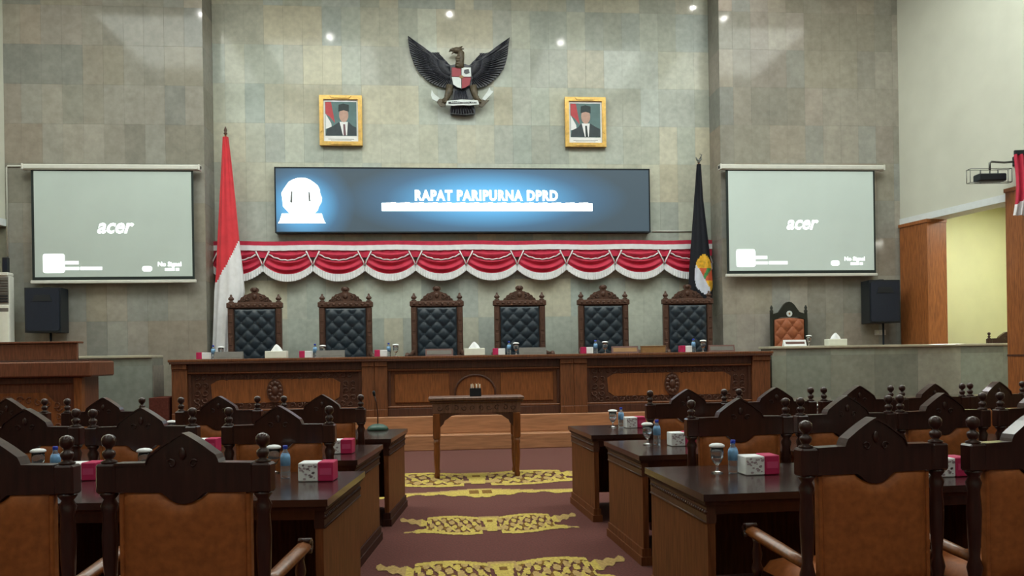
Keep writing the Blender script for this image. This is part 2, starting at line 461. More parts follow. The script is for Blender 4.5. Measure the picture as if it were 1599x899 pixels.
# stage: two steps, desk level, higher floor behind the desk
st = struct(MB().box(-5.0, 5.22, 12.76, 14.59, 0, .245, .01), 'floor_stage_step', STEPW, 'lower wooden step in front of the dais')
struct(MB().box(-4.99, 5.22, 13.02, 14.59, .245, .53, .01), 'floor_stage', STEPW, 'upper wooden step carrying the dais desk')
struct(MB().box(-4.96, 5.22, 13.28, YC, .53, .80, .006), 'floor_dais', RISER, 'maroon raised floor behind the dais desk')
struct(MB().box(-7.88, -4.96, 13.95, 14.6, 0, .80), 'floor_dais_left', RISER, 'maroon raised floor behind the left stone counter')
struct(MB().box(5.22, 8.8, 13.95, 14.6, 0, .80), 'floor_dais_right', RISER, 'maroon raised floor behind the right stone counter')
struct(MB().box(-4.985, -4.70, 13.03, 13.7, .53, .91, .004), 'trim_3', RISER, 'maroon block end of the raised dais floor beside the desk')

# ---------------------------------------------------------------- carpet motifs (woven pattern, thin inlay)
FLOOR = bpy.data.objects['floor']
def motif(cx, cy, sx, sy, flip=1, double=False):
    """scrollwork band centred at cx, cy: half width sx, half depth sy"""
    mb = MB(); nx, ny = 190, 44
    def shade(u, v):
        u0 = u; u = abs(u)
        v = v*flip
        if u < .115:                                               # cup in the middle
            hw = .055+.05*((v+.9)/1.6)**2
            if -.75 < v < .6 and u < hw: return 2 if abs(v-.25) < .1 and u < .035 else 0
            if .25 < v < .75 and u < .115: return 1
        if .05 < u < .13 and -.62 < v < -.34: return 1
        if .1 < u < .70:                                           # scroll panel
            t = (u-.1)/.6
            top = .62+.30*math.sin(t*2.6); bot = -.95+.35*t*t-.2*math.sin(t*math.pi)*.4
            if bot < v < top:
                if v > top-.2 or v < bot+.2: return 0
                a = math.sin(u*62+v*3.1)+math.cos(v*8.5-u*19); b = math.sin(u*41-v*6+1)
                if a > .55: return 1
                if a < -.75 or b > .80: return 0
                if b < -.70: return 2
                return None
        if .62 < u < 1.0:                                          # leafy tail
            t = (u-.62)/.38
            mid = .05+.62*t; wd = .26*(1-t)+.13+.07*math.sin(u*60)
            if abs(v-mid) < wd: return 1 if t > .35 else 0
            mid2 = -.45-.22*t; wd2 = .28*(1-t*1.15)+.03*math.sin(u*50)
            if t < .8 and abs(v-mid2) < wd2: return 0 if t < .5 else 1
        return None
    for j in range(ny):
        for i in range(nx):
            u = -1+2*(i+.5)/nx; v = -1+2*(j+.5)/ny
            k = shade(u, v)
            if k is None: continue
            x0 = cx+sx*(-1+2*i/nx); x1 = cx+sx*(-1+2*(i+1)/nx); y0 = cy+sy*(-1+2*j/ny); y1 = cy+sy*(-1+2*(j+1)/ny)
            mb.add([(x0, y0, .004), (x1, y0, .004), (x1, y1, .004), (x0, y1, .004)], [(0, 1, 2, 3)], k)
    return mb.build('carpet_motif', [CYEL, CTAN, COLV], FLOOR)
def border_band(cx, cy, sx, sy):
    mb = MB(); nx, ny = 170, 22
    for j in range(ny):
        for i in range(nx):
            u = -1+2*(i+.5)/nx; v = -1+2*(j+.5)/ny; a = abs(u)
            lo = -.25-.55*math.exp(-(u/.22)**2)-.12*math.sin(a*38)-.35*(a > .45)*math.sin((a-.45)*6); hi = .15+.5*math.exp(-(u/.28)**2)+.35*max(0, a-.5)
            if lo < v < hi:
                k = 2 if (a < .09 and -.25 < v < .4 and abs(abs(u)-.05) < .035) else (1 if abs(v-hi) < .2 else 0)
                x0 = cx+sx*(-1+2*i/nx); x1 = cx+sx*(-1+2*(i+1)/nx); y0 = cy+sy*(-1+2*j/ny); y1 = cy+sy*(-1+2*(j+1)/ny)
                mb.add([(x0, y0, .004), (x1, y0, .004), (x1, y1, .004), (x0, y1, .004)], [(0, 1, 2, 3)], k)
    return mb.build('carpet_motif', [CYEL, CTAN, COLV], FLOOR)
motif(.02, 9.72, 1.55, .62)
border_band(.02, 8.68, 1.5, .36)
motif(.03, 7.02, .80, .43)
motif(.03, 5.40, .88, .40)
motif(.03, 3.85, .88, .40)

# ================================================================== CEILING LIGHTS and added unseen fill panels
def fill_panel(x, y, mt, label, grp, sx=1.2, sy=.6):  # unseen panel, added to brighten hall and stage
    t = thing('added_fill_panel', label, 'ceiling light', (x, y, ROOM_TOP), 0, grp)
    MB().box(-sx/2-.04, sx/2+.04, -sy/2-.04, sy/2+.04, -.05, -.002, .006).build('housing', SCRW, t)
    MB().box(-sx/2, sx/2, -sy/2, sy/2, -.058, -.051).build('diffuser', mt, t)
for k, y in enumerate((-3.4, 1.2, 5.8)):
    for j, x in enumerate((-5.4, 0, 5.8)):
        fill_panel(x, y, HALL_FILL, 'wide unseen ceiling panel added for fill light, %s row, %s' % (('rear', 'middle', 'front')[k], ('left', 'centre', 'right')[j]), 'unseen fill panels added above the hall', 2.4, 2.4)
for side, nm in ((1, 'right'), (-1, 'left')):
    struct(slab(side, -.06, 21, .36, 2.58, 4.3, 4.45), 'ceiling_aisle_'+nm, CEIL, 'low ceiling over the %s side aisle' % nm)
    for k in range(3):
        q_ = along(side, 1.7+3.6*k, 1.5)
        t = thing('aisle_light', 'white ceiling lamp over the %s aisle, %s from the stage' % (nm, ('first', 'second', 'third')[k]), 'ceiling light', (q_.x, q_.y, 4.3), 0, 'ceiling lamps over the side aisles')
        MB().box(-.36, .36, -.36, .36, -.05, -.002, .006).build('housing', SCRW, t)
        MB().box(-.32, .32, -.32, .32, -.058, -.051).build('diffuser', LAMPA, t)
for j, x in enumerate((-6.3, -3.1, 0.1, 3.3, 6.7)):
    fill_panel(x, 10.3, STAGE_FILL, 'unseen ceiling panel added to light the stage, number %s from the left' % ('one', 'two', 'three', 'four', 'five')[j], 'unseen fill panels added before the stage', 2.4, 3.0)
for j, (px, py, Y) in enumerate(((515, 58, YC), (702, 22, YC), (876, 66, YC), (1082, 12, YC), (314, 22, YS), (1130, 29, YS))):
    p = atY(px, py, Y); d = ray(px, py); t_ = (ROOM_TOP-.03-p.z)/d.z
    x, y = p.x+d.x*t_, p.y-d.y*t_
    t = thing('downlight', 'small round recessed downlight, %s before the stone wall' % ('first', 'second', 'third', 'fourth', 'fifth', 'sixth')[j], 'downlight', (x, y, ROOM_TOP), 0, 'downlights before the stone wall')
    MB().lathe([(.12, -.03), (.12, -.002), (.075, -.002), (.075, -.03)], seg=20).build('ring', METAL, t)
    MB().lathe([(.05, -.034), (.052, -.012)], seg=16).build('lens', SPOT, t)

# ================================================================== STONE COUNTERS on both sides of the dais
def stone_counter(x0, x1, label, xs_):
    t = thing('stone_counter', label, 'counter', (0, 13.3, 0), 0, 'stone counters beside the dais')
    c = MB().box(x0+.014, x1, .014, .5, 0, 1.54).build('core', STONE, t); c.color = (.2, .2, .17, 1)
    s_ = MB().box(x0-.02, x1, -.03, .53, 1.54, 1.585, .008).build('top_slab', STONE, t); s_.color = rgb(176, 170, 150)
    xs2 = [x0]+[x for x in xs_ if x0 < x < x1-.05]+[x1]
    for i in range(len(xs2)-1):
        for (a, b) in ((.05, .70), (.70, 1.42), (1.42, 1.54)):
            tile(t, xs2[i], xs2[i+1], a, b, 0, pick([(140, 146, 134), (150, 150, 138), (132, 136, 126)], 1.03))
    end = x0 if x0 > 0 else x1
    for (a, b) in ((.05, .70), (.70, 1.42)):
        o = tile(t, .02, .5, a, b, 0, pick(DULL, .95), side=(end if x0 > 0 else end-.001))
    return t
stone_counter(5.25, 10.3, 'long grey stone counter right of the dais below the brown chair', [5.25+.26+.79*k for k in range(7)])
stone_counter(-7.85, -5.02, 'grey stone counter left of the dais behind the rostrum', [-5.02-.85*k for k in range(4, 0, -1)])

# ================================================================== DAIS DESK
def dX(px): return atY(px, 600, 13.1).x
def scroll(mb, x, z, y, r_, s=1, a0=0):
    pts = []
    for k in range(9):
        a = a0+s*k*.75; q = r_*(1-.085*k); pts.append((x+q*math.cos(a), y, z+q*math.sin(a)))
    mb.tube(pts, [r_*.22*(1-.05*k) for k in range(9)], 5)
def dais_unit(x0, x1, pa, pb, label, carved):
    """x0..x1 outer limits; pa, pb widths of the two pilasters"""
    cx = (x0+x1)/2
    t = thing('dais_desk_unit', label, 'desk', (cx, 13.1, .53), 0, 'units of the dais desk')
    hw = (x1-x0)/2; H = .93
    i0, i1 = -hw+pa, hw-pb
    MB().box(-hw+.02, hw-.02, .10, .14, 0, H).build('front_board', DAISD, t)
    for (a, b) in ((-hw+.002, i0), (i1, hw-.002)):
        p = MB().box(a, b, -.01, .10, .12, H-.11, .006)
        p.build('pilaster', DAISW, t)
        MB().box(a-.0, b+.0, -.03, .10, H-.11, H-.001, .006).build('pilaster_cap', DAISW, t)
        MB().box(a-.0, b+.0, -.03, .10, 0, .12, .006).build('pilaster_base', DAISW, t)
    MB().box(i0, i1, .02, .10, 0, .13, .006).build('base_rail', DAISD, t)
    MB().box(i0, i1, .02, .10, .13, .165, .01).build('base_moulding', DAISW, t)
    MB().box(i0, i1, .03, .10, H-.16, H-.002, .006).build('top_rail', DAISD, t)
    MB().box(i0, i1, .02, .10, H-.19, H-.16, .008).build('top_moulding', DAISW, t)
    for (a, b) in ((i0, i0+.05), (i1-.05, i1)):
        MB().box(a, b, .04, .10, .165, H-.19, .006).build('stile', DAISD, t)
    a, b, z0, z1 = i0+.05, i1-.05, .165, H-.19
    if carved:
        MB().box(a, b, .075, .10, z0, z1).build('field_panel', DAISD, t)
        ch = [(a+.32, z0+.17), (a+.42, z0+.10), (b-.42, z0+.10), (b-.32, z0+.17), (b-.30, z1-.17), (b-.42, z1-.10), (a+.42, z1-.10), (a+.30, z1-.17)]
        MB().prism(ch, .066, .076).build('raised_panel', DAISO, t)
        mb = MB(); k = 0
        x = a+.08
        while x < b-.05:
            for z in (z0+.055, z1-.055):
                scroll(mb, x, z, .07, .05, 1 if k % 2 else -1, k*1.3+(0 if z > .4 else 1.5))
            k += 1; x += .115
        z = z0+.15
        while z < z1-.1:
            for xx in (a+.09, a+.21, b-.09, b-.21): scroll(mb, xx, z, .07, .055, 1 if xx < 0 else -1, z*9)
            z += .12
        mb.build('carved_border', DAISD, t)['kind'] = 'stuff'
        ro = MB()
        ro.prism(ell(.13, .19, 0, (z0+z1)/2), .045, .07)
        for q in range(12):
            an = q*math.pi/6; ro.ball((.085*math.cos(an), .05, (z0+z1)/2+.125*math.sin(an)), .035, .02, .035, 8, 5)
        ro.ball((0, .045, (z0+z1)/2), .055, .03, .075, 10, 6)
        ro.build('rosette', DAISD, t)
    else:
        MB().box(a, b, .075, .10, z0, z1).build('field_panel', DAISW, t)
        for (p, q) in ((a+.06, -.42), (.42, b-.06)):
            MB().box(p, q, .055, .076, z0+.05, z1-.05, .015).build('raised_panel', DAISO, t)
        ar = [(-.33, z0), (-.33, z0+.2)]+[(-.33*math.cos(R(18*k)), z0+.2+.29*math.sin(R(18*k))) for k in range(1, 10)]+[(.33, z0+.2), (.33, z0)]
        MB().prism(ar, .05, .076).build('arched_panel', DAISO, t)
        out = [(-.33*math.cos(R(15*k)), .05, z0+.2+.29*math.sin(R(15*k))) for k in range(13)]
        MB().tube([(-.33, .05, z0)]+out+[(.33, .05, z0)], .022, 6).build('arch_moulding', DAISD, t)
    for xx in (-hw+.02, hw-.05):
        MB().box(xx, xx+.03, .145, .62, 0, H-.01).build('side_board', DAISD, t)
    return t
p1a, p1b, p2a, p2b = dX(565), dX(605), dX(875), dX(917)
e0, e1 = dX(268), dX(1203)
m1, m2 = (p1a+p1b)/2, (p2a+p2b)/2
dais_unit(e0, m1, dX(292)-e0, m1-p1a, 'left dais desk unit with carved border panel and dark rosette', True)
dais_unit(m1, m2, p1b-m1, m2-p2a, 'middle dais desk unit with plain panels behind the small table', False)
dais_unit(m2, e1, p2b-m2, e1-dX(1175), 'right dais desk unit with carved scroll border and rosette', True)
wt = thing('dais_worktop', 'long brown wooden worktop across the dais desk', 'worktop', (0, 13.1, 1.461))
MB().box(e0-.04, e1+.04, -.06, .70, 0, .045, .008).build('board', DAISW, wt)
MB().box(e0-.02, e1+.02, -.058, -.034, -.03, -.001, .004).build('edge_moulding', DAISD, wt)
TOPZ = 1.507

# ================================================================== CHAIRS
def turned(mb, x, y, prof, seg=12): mb.lathe(prof, x, y, 0, seg)
def council_chair(label):
    """sitter faces +Y, back of the chair towards the camera; origin on the floor under the back"""
    t = thing('council_chair', label, 'chair', (0, 0, 0), 0, 'carved armchairs at the council desks')
    for s in (-1, 1):
        x = .32*s
        p = MB()
        p.lathe([(.022, 0), (.026, .05), (.03, .12), (.024, .2), (.032, .3), (.034, .42)], x, 0, 0, 12)
        p.lathe([(.034, .42), (.026, .46), (.034, .5), (.022, .55), (.028, .64), (.032, .75), (.026, .84), (.034, .875), (.022, .90), (.036, .918), (.036, .928)], x, 0, 0, 12)
        p.box(x-.04, x+.04, -.036, .036, .926, 1.046, .008)
        post = p.build('back_post', DWOOD, t)
        f = MB(); f.lathe([(.03, 1.046), (.032, 1.054), (.014, 1.062), (.022, 1.072), (.026, 1.084), (.024, 1.094), (.012, 1.103), (.014, 1.111), (.026, 1.122), (.0285, 1.137), (.027, 1.150), (.018, 1.160), (.004, 1.165)], x, 0, 0, 12)
        f.build('finial', DWOOD, post)
    half = [(.282, 1.038), (.152, 1.040), (.147, 1.054), (.138, 1.072), (.12, 1.085), (.09, 1.107), (.06, 1.127), (.03, 1.145), (.01, 1.156), (0, 1.159)]
    low = [(0, .882), (.03, .887), (.055, .900), (.075, .918), (.09, .928), (.282, .930)]
    poly = [(-x, z) for x, z in half]+[(x, z) for x, z in half[::-1][1:]]+[(x, z) for x, z in low[::-1]]+[(-x, z) for x, z in low[1:]]
    c = MB().prism(poly, -.026, .026)
    cr = c.build('crest_rail', DWOOD, t)
    pth = [(-x, z) for x, z in half]+[(x, z) for x, z in half[::-1][1:]]
    e = MB(); e.prism(pth+[(x*1.0, z+.010) for x, z in pth[::-1]], -.034, .034)
    e.build('crest_moulding', DWOOD, cr)
    o = MB()
    for s in (-1, 1): scroll(o, .045*s, 1.045, -.028, .020, s, 1.5-s)
    o.ball((0, -.028, 1.085), .016, .008, .026, 8, 5); o.build('crest_carving', DWOOD, cr)['kind'] = 'stuff'
    # upholstered back, notched under the crest
    def topz(u):
        x = abs(u)
        return .936-.05*max(0, 1-(x/.38)**2)**.6 if x < .38 else .936
    b = MB(); W = .253
    def back(sgn):
        def fn(u, v):
            a = -1+2*u; z0_ = .44; z = z0_+(topz(a)-z0_)*v
            e_ = (1-abs(a)**6)*(1-abs(2*v-1)**8)
            return (W*a, sgn*(.012+.030*e_**.5), z)
        return fn
    b.grid(back(-1), 24, 18); b.grid(back(1), 24, 18, flip=True)
    n = 24
    b.grid(lambda u, v: (W*(-1 if v < .5 else -1), -.012+.024*v, .44+(topz(-1)-.44)*u), 6, 1)
    b.grid(lambda u, v: (W, .012-.024*v, .44+(topz(1)-.44)*u), 6, 1)
    b.grid(lambda u, v: (W*(-1+2*u), -.012+.024*v, topz(-1+2*u)), 24, 1)
    b.build('backrest', TAN, t)
    for s in (-1, 1):
        MB().box(.262*s-.010, .262*s+.010, -.018, .018, .40, .925, .004).build('side_piping', TAN, t)
    MB().box(-.285, .285, -.022, .022, .36, .43, .006).build('lower_rail', DWOOD, t)
    MB().box(-.29, .29, -.02, .50, .33, .40, .01).build('seat_frame', DWOOD, t)
    sc = MB()
    sc.grid(lambda u, v: (.275*(-1+2*u), .02+.475*v, .402+.065*((1-abs(2*u-1)**6)*(1-abs(2*v-1)**6))**.4), 14, 14)
    sc.build('seat', TAN, t)
    for s in (-1, 1):
        x = .306*s
        a = MB()
        a.tube([(x, .02, .535), (x+.008*s, .12, .550), (x+.02*s, .24, .570), (x+.03*s, .36, .588), (x+.036*s, .44, .600)], [.030, .034, .036, .036, .036], 8, flat=.7)
        arm = a.build('armrest', MWOOD, t)
        g = MB()
        for k in range(5):
            an = R(40*k-60); g.tube([(x+.036*s-.028, .45+.026*math.cos(an), .600+.026*math.sin(an)), (x+.036*s+.028, .45+.026*math.cos(an), .600+.026*math.sin(an))], .014, 6)
        g.build('scroll_end', DWOOD, arm)
        q = MB()
        q.lathe([(.02, .395), (.028, .43), (.018, .46), (.026, .50), (.018, .55), (.026, .58)], x+.03*s, .40, 0, 10)
        q.build('arm_support', DWOOD, t)
        l = MB()
        l.lathe([(.018, 0), (.026, .03), (.018, .07), (.028, .16), (.02, .22), (.034, .29), (.034, .335)], .255*s, .465, 0, 12)
        l.build('leg', DWOOD, t)
        MB().box(.27*s-.012, .27*s+.012, .02, .46, .12, .15, .004).build('stretcher', DWOOD, t)
    return t

chair_labels = {}
CH = council_chair('tan leather carved armchair at the first left desk, nearest the aisle')
seats = [  # px of the back, camera depth, angle, label
    (288, 3.25, -8, 'large tan leather carved armchair at the nearest left desk beside the aisle'),
    (-20, 3.25, -5, 'tan leather carved armchair cut by the left edge at the nearest left desk'),
    (435, 5.12, -4, 'carved armchair at the second left desk, nearest the aisle'),
    (222, 5.14, -5, 'carved armchair at the second left desk, second from the aisle'),
    (42, 5.22, -6, 'carved armchair at the second left desk, third from the aisle'),
    (503, 6.72, -3, 'carved armchair at the far left desk beside the microphone'),
    (342, 6.74, -4, 'carved armchair at the far left desk, second from the microphone'),
    (163, 6.80, -6, 'carved armchair at the far left desk, before the stone counter'),
    (13, 6.88, -8, 'carved armchair at the far left desk, before the wooden rostrum'),
    (1360, 3.5, 7, 'large tan leather carved armchair at the nearest right desk beside the lidded glass'),
    (1614, 3.58, 7, 'tan leather carved armchair cut by the right edge at the nearest right desk'),
    (1153, 5.2, 2, 'carved armchair at the second right desk, nearest the aisle'),
    (1319, 5.32, 5, 'carved armchair at the second right desk, second from the aisle'),
    (1470, 5.48, 6, 'carved armchair at the second right desk, third from the aisle'),
    (1622, 5.62, 7, 'carved armchair at the second right desk, cut by the right edge'),
    (1073, 6.72, 1, 'carved armchair at the far right desk, nearest the aisle'),
    (1210, 6.80, 2, 'carved armchair at the far right desk, second from the aisle'),
    (1339, 6.90, 6, 'carved armchair at the far right desk, middle one of five'),
    (1456, 7.10, 10, 'carved armchair at the far right desk, fourth from the aisle'),
    (1556, 7.36, 14, 'carved armchair at the far right desk, farthest from the aisle'),
]
for i, (px, Z, a, lb) in enumerate(seats):
    p = atZ(px, 600, Z)
    if i == 0:
        CH.location = (p.x, p.y, 0); CH.rotation_euler = (0, 0, R(a)); CH['label'] = lb
    else: again(CH, lb, (p.x, p.y, 0), R(a))
p = atY(1571, 530, 14.1)
again(CH, 'carved armchair in the side aisle before the yellow wall at far right', (p.x, 14.1, .635), R(-4))

def tufted(mb, W, z0, z1, yb, amp=.03, nx=6.0, nz=9.0, arch=0):
    def fn(u, v):
        a = -1+2*u; zt = z1+arch*(1-a*a); z = z0+(zt-z0)*v
        e_ = ((1-abs(a)**8)*(1-abs(2*v-1)**8))**.5
        q = abs(math.sin(math.pi*(u*nx+v*nz)/1.0*.5))*abs(math.sin(math.pi*(u*nx-v*nz)*.5))
        return (W*a, yb-.015-.05*e_*(.35+.65*q**.45)*amp/.03, z)
    mb.grid(fn, 48, 60)
    bt = []
    for i in range(1, int(nx*2)):
        for j in range(1, int(nz*2)):
            u, v = i/(2*nx)*2, j/(2*nz)*2
            if 0.06 < u < .94 and .05 < v < .95 and (i+j) % 2 == 0:
                bt.append(fn(u, v))
    return bt
def throne(label):
    """sitter faces -Y (the hall); origin on the floor under the back"""
    t = thing('throne_chair', label, 'chair', (0, 0, 0), 0, 'tall carved chairs behind the dais desk')
    for s in (-1, 1):
        st_ = MB().box(.415*s-.05, .415*s+.05, -.04, .04, .42, 1.60, .012)
        for k in range(5): st_.box(.415*s-.03, .415*s+.03, -.05, -.038, .55+.2*k, .70+.2*k, .012)
        st_.build('back_stile', CARVW, t)
        MB().lathe([(.035, 0), (.045, .1), (.03, .2), (.05, .36), (.05, .42)], .415*s, 0, 0, 10).build('leg', CARVW, t)
        MB().lathe([(.03, 0), (.05, .06), (.032, .14), (.055, .3), (.05, .40)], .38*s, -.56, 0, 10).build('leg', CARVW, t)
        f = MB().lathe([(.045, 1.698), (.05, 1.715), (.024, 1.73), (.05, 1.755), (.052, 1.775), (.03, 1.80), (.018, 1.815), (.022, 1.83), (.006, 1.848)], .41*s, 0, 0, 12)
        f.build('finial', CARVW, t)
        a = MB().tube([(.43*s, -.02, .80), (.46*s, -.2, .745), (.50*s, -.4, .72), (.52*s, -.55, .735), (.53*s, -.62, .70)], [.03, .034, .036, .04, .03], 8)
        a.build('armrest', CARVW, t)
        MB().lathe([(.03, .40), (.04, .48), (.024, .56), (.036, .70)], .47*s, -.5, 0, 10).build('arm_support', CARVW, t)
    tr = MB().box(-.485, .485, -.055, .05, 1.60, 1.70, .014)
    for k in range(9): tr.ball((-.4+.1*k, -.055, 1.65), .03, .012, .025, 8, 5)
    tr.build('top_rail', CARVW, t)
    half = [(.30, 1.70), (.285, 1.735), (.25, 1.75), (.235, 1.79), (.20, 1.80), (.17, 1.835), (.125, 1.842), (.09, 1.86), (.055, 1.868), (.05, 1.885), (.072, 1.905), (.07, 1.94), (.04, 1.962), (0, 1.968)]
    poly = [(-x, z) for x, z in half]+[(x, z) for x, z in half[::-1][1:]]
    cr = MB().prism(poly, -.03, .02).build('crest', CARVW, t)
    cv = MB()
    for s in (-1, 1):
        scroll(cv, .20*s, 1.745, -.035, .042, s, 1.2); scroll(cv, .11*s, 1.77, -.035, .05, -s, 2.0); scroll(cv, .26*s, 1.725, -.035, .022, s, 0)
    cv.ball((0, -.035, 1.925), .045, .02, .04, 10, 6); cv.ball((0, -.035, 1.80), .04, .02, .05, 10, 6)
    cv.build('crest_carving', CARVW, cr)['kind'] = 'stuff'
    MB().box(-.37, .37, -.012, .03, .45, 1.60).build('back_board', CARVW, t)
    b = MB(); bt = tufted(b, .352, .50, 1.585, -.012)
    bk = b.build('backrest', BLK, t)
    bm = MB().ball((0, 0, 0), .013, .007, .013, 6, 4).mesh('button', BLK)
    for q in bt:
        u = bpy.data.objects.new('button', bm); COL.objects.link(u); u.parent = bk; u.location = (q[0], q[1]-.004, q[2])
    MB().box(-.42, .42, -.60, .03, .38, .46, .015).build('seat_frame', CARVW, t)
    MB().grid(lambda a, c: (.385*(-1+2*a), -.04-.54*c, .462+.09*((1-abs(2*a-1)**6)*(1-abs(2*c-1)**6))**.4), 12, 12, flip=True).build('seat', BLK, t)
    MB().box(-.40, .40, -.02, .02, .14, .18, .006).build('stretcher', CARVW, t)
    return t
TH = throne('x')
tl = ['tall black tufted carved chair nearest the red and white flag', 'tall black tufted carved chair, second from the red and white flag',
      'tall black tufted carved chair behind the small table, left of the middle tissue box', 'tall black tufted carved chair just right of the middle white tissue box',
      'tall black tufted carved chair, second from the black flag', 'tall black tufted carved chair in front of the black flag']
for i, px in enumerate((398.5, 540, 682.5, 811.5, 942, 1073.5)):
    x = atY(px, 500, 14.5).x
    if i == 0: TH.location = (x, 14.5, .80); TH['label'] = tl[0]
    else: again(TH, tl[i], (x, 14.5, .80))

# brown tufted chair behind the right stone counter
p = atY(1236, 500, 14.3)
t = thing('tufted_chair', 'dark framed chair with brown tufted back and white medallion behind right counter', 'chair', (p.x, 14.42, .80))
for s in (-1, 1):
    MB().lathe([(.03, 0), (.035, .4), (.03, .7), (.034, 1.2), (.03, 1.42), (.036, 1.45), (.018, 1.48), (.03, 1.51), (.006, 1.56)], .33*s, 0, 0, 10).build('back_post', GRNB, t)
    MB().lathe([(.03, 0), (.035, .2), (.03, .42)], .3*s, -.5, 0, 10).build('leg', GRNB, t)
    MB().tube([(.33*s, 0, .72), (.35*s, -.25, .68), (.35*s, -.5, .68)], [.024, .028, .03], 8).build('armrest', GRNB, t)
    MB().lathe([(.022, .42), (.03, .55), (.022, .68)], .345*s, -.46, 0, 8).build('arm_support', GRNB, t)
hf = [(.33, 1.34), (.30, 1.40), (.20, 1.43), (.15, 1.50), (.10, 1.57), (.05, 1.61), (0, 1.625)]
lo_ = [(0, 1.34), (.15, 1.335), (.25, 1.31), (.33, 1.27)]
cr = MB().prism([(-x, z) for x, z in hf]+[(x, z) for x, z in hf[::-1][1:]]+[(x, z) for x, z in lo_[::-1]]+[(-x, z) for x, z in lo_[1:]], -.025, .025).build('crest_rail', GRNB, t)
MB().prism(ell(.055, .055, 0, 1.40), -.035, -.024).build('medallion', EWHT, cr)
MB().prism(ell(.018, .022, 0, 1.40, 10), -.039, -.034).build('medallion_emblem', WOODBX, cr)
MB().box(-.31, .31, 0, .02, .45, 1.32).build('back_board', GRNB, t)
b = MB(); bt = tufted(b, .285, .5, 1.29, 0, .03, 5, 6, .03); bk = b.build('backrest', BRL, t)
bm = MB().ball((0, 0, 0), .016, .008, .016, 6, 4).mesh('button', BRL)
for q in bt:
    u = bpy.data.objects.new('button', bm); COL.objects.link(u); u.parent = bk; u.location = (q[0], q[1]-.004, q[2])
MB().box(-.32, .32, -.54, .02, .36, .44, .012).build('seat_frame', GRNB, t)
MB().grid(lambda a, c: (.3*(-1+2*a), -.03-.49*c, .442+.08*((1-abs(2*a-1)**6)*(1-abs(2*c-1)**6))**.4), 10, 10, flip=True).build('seat', BRL, t)

# ================================================================== COUNCIL DESKS (curved rows of units with mitred ends)
DH, DD = .765, 1.0
def desk_row(side, start, heads, labels, back_dir):
    """start: inner front corner; heads: list of (heading deg, length); side +1 right block, -1 left block"""
    F = [Vector((start[0], start[1]))]; hd = []
    for a, L in heads:
        d = Vector((side*math.cos(R(a)), math.sin(R(a)))); hd.append(d); F.append(F[-1]+d*L)
    def nrm(d): return Vector((-d.y, d.x))*side*-1        # towards the sitter
    N = []
    for i in range(len(F)):
        ns = [nrm(hd[k]) for k in (i-1, i) if 0 <= k < len(hd)]
        n = sum(ns, Vector((0, 0))).normalized()
        if i == 0: n = Vector(back_dir).normalized()
        N.append(F[i]+n*(DD/max(.5, n.dot(ns[-1]))))
    for k in range(len(hd)):
        A, B, C_, D_ = F[k], F[k+1], N[k+1], N[k]
        c = (A+B+C_+D_)/4
        t = thing('council_desk', labels[k], 'desk', (c.x, c.y, 0), 0, 'council desks on both sides of the aisle')
        q = [P-c for P in (A, B, C_, D_)]
        def lerp(u, v):     # u along the desk, v from front to sitter side
            return (q[0]*(1-u)+q[1]*u)*(1-v)+(q[3]*(1-u)+q[2]*u)*v
        L = heads[k][1]
        def quad(u0, u1, v0, v1, z0, z1):
            mb = MB(); mb.prism([tuple(lerp(u0, v0)), tuple(lerp(u1, v0)), tuple(lerp(u1, v1)), tuple(lerp(u0, v1))], z0, z1, plane='xy'); return mb
        g = .004/L; w_ = .04/L; o = .035/L
        quad(g, 1-g, 0, 1, DH-.035, DH).build('desktop', DTOP, t)
        quad(g+.012/L, 1-g-.012/L, .012, .988, DH-.055, DH-.036).build('top_moulding', DMAT, t)
        quad(o, 1-o, .03, .06, .10, DH-.056).build('front_panel', PANELW, t)
        quad(o+w_, 1-o-w_, .95, .97, DH-.105, DH-.056).build('apron', DWOOD, t)
        for (u0, u1, inner) in ((o, o+w_, True), (1-o-w_, 1-o, False)):
            ep = quad(u0, u1, .06, .965, .115, DH-.151).build('end_panel', PANELW, t)
            quad(u0-.006/L, u1+.006/L, .035, .968, DH-.150, DH-.056).build('end_apron', DMAT if side < 0 else DAISD, t)
            bd = MB()
            uu = u0-.006/L if inner else u1+.006/L
            for s_ in range(30):
                pt = lerp(uu, .06+.90*s_/29); bd.ball((pt.x, pt.y, DH-.095), .012, .012, .012, 6, 4)
            for zz in (DH-.064, DH-.146):
                a1, a2 = lerp(uu, .04), lerp(uu, .965); bd.tube([(a1.x, a1.y, zz), (a2.x, a2.y, zz)], .007, 5)
            bd.build('carved_trim', DMAT if side < 0 else DAISD, ep)['kind'] = 'stuff'
            quad(u0-.022/L, u1+.022/L, .015, .985, 0, .06).build('plinth', DMAT if side < 0 else PANELW, t)
            quad(u0-.012/L, u1+.012/L, .03, .972, .06, .114).build('plinth_moulding', DMAT if side < 0 else PANELW, t)
        quad(o+w_, 1-o-w_, .062, .55, .60, .62).build('under_shelf', DWOOD, t)
ordn = ['aisle end', 'middle', 'outer end']
def dl(row, side, n): return ['dark topped wooden council desk, %s %s row, %s section' % (row, side, ordn[k] if n == 3 else (ordn[0], ordn[2])[k]) for k in range(n)]
desk_row(1, (.86, 4.84), [(2, 1.6), (4, 1.7)], dl('nearest', 'right', 2), (.04, -1))
desk_row(1, (.925, 6.42), [(2.5, 1.6), (6, 1.6)], dl('second', 'right', 2), (.045, -1))
desk_row(1, (.865, 7.92), [(2, 1.6), (6, 1.5), (11, 1.5)], dl('far', 'right', 3), (.05, -1))
desk_row(-1, (-.85, 5.02), [(5, 1.6), (5.5, 1.6)], dl('nearest', 'left', 2), (-.088, -1))
desk_row(-1, (-.855, 6.57), [(4.5, 1.6), (6, 1.6)], dl('second', 'left', 2), (-.1, -1))
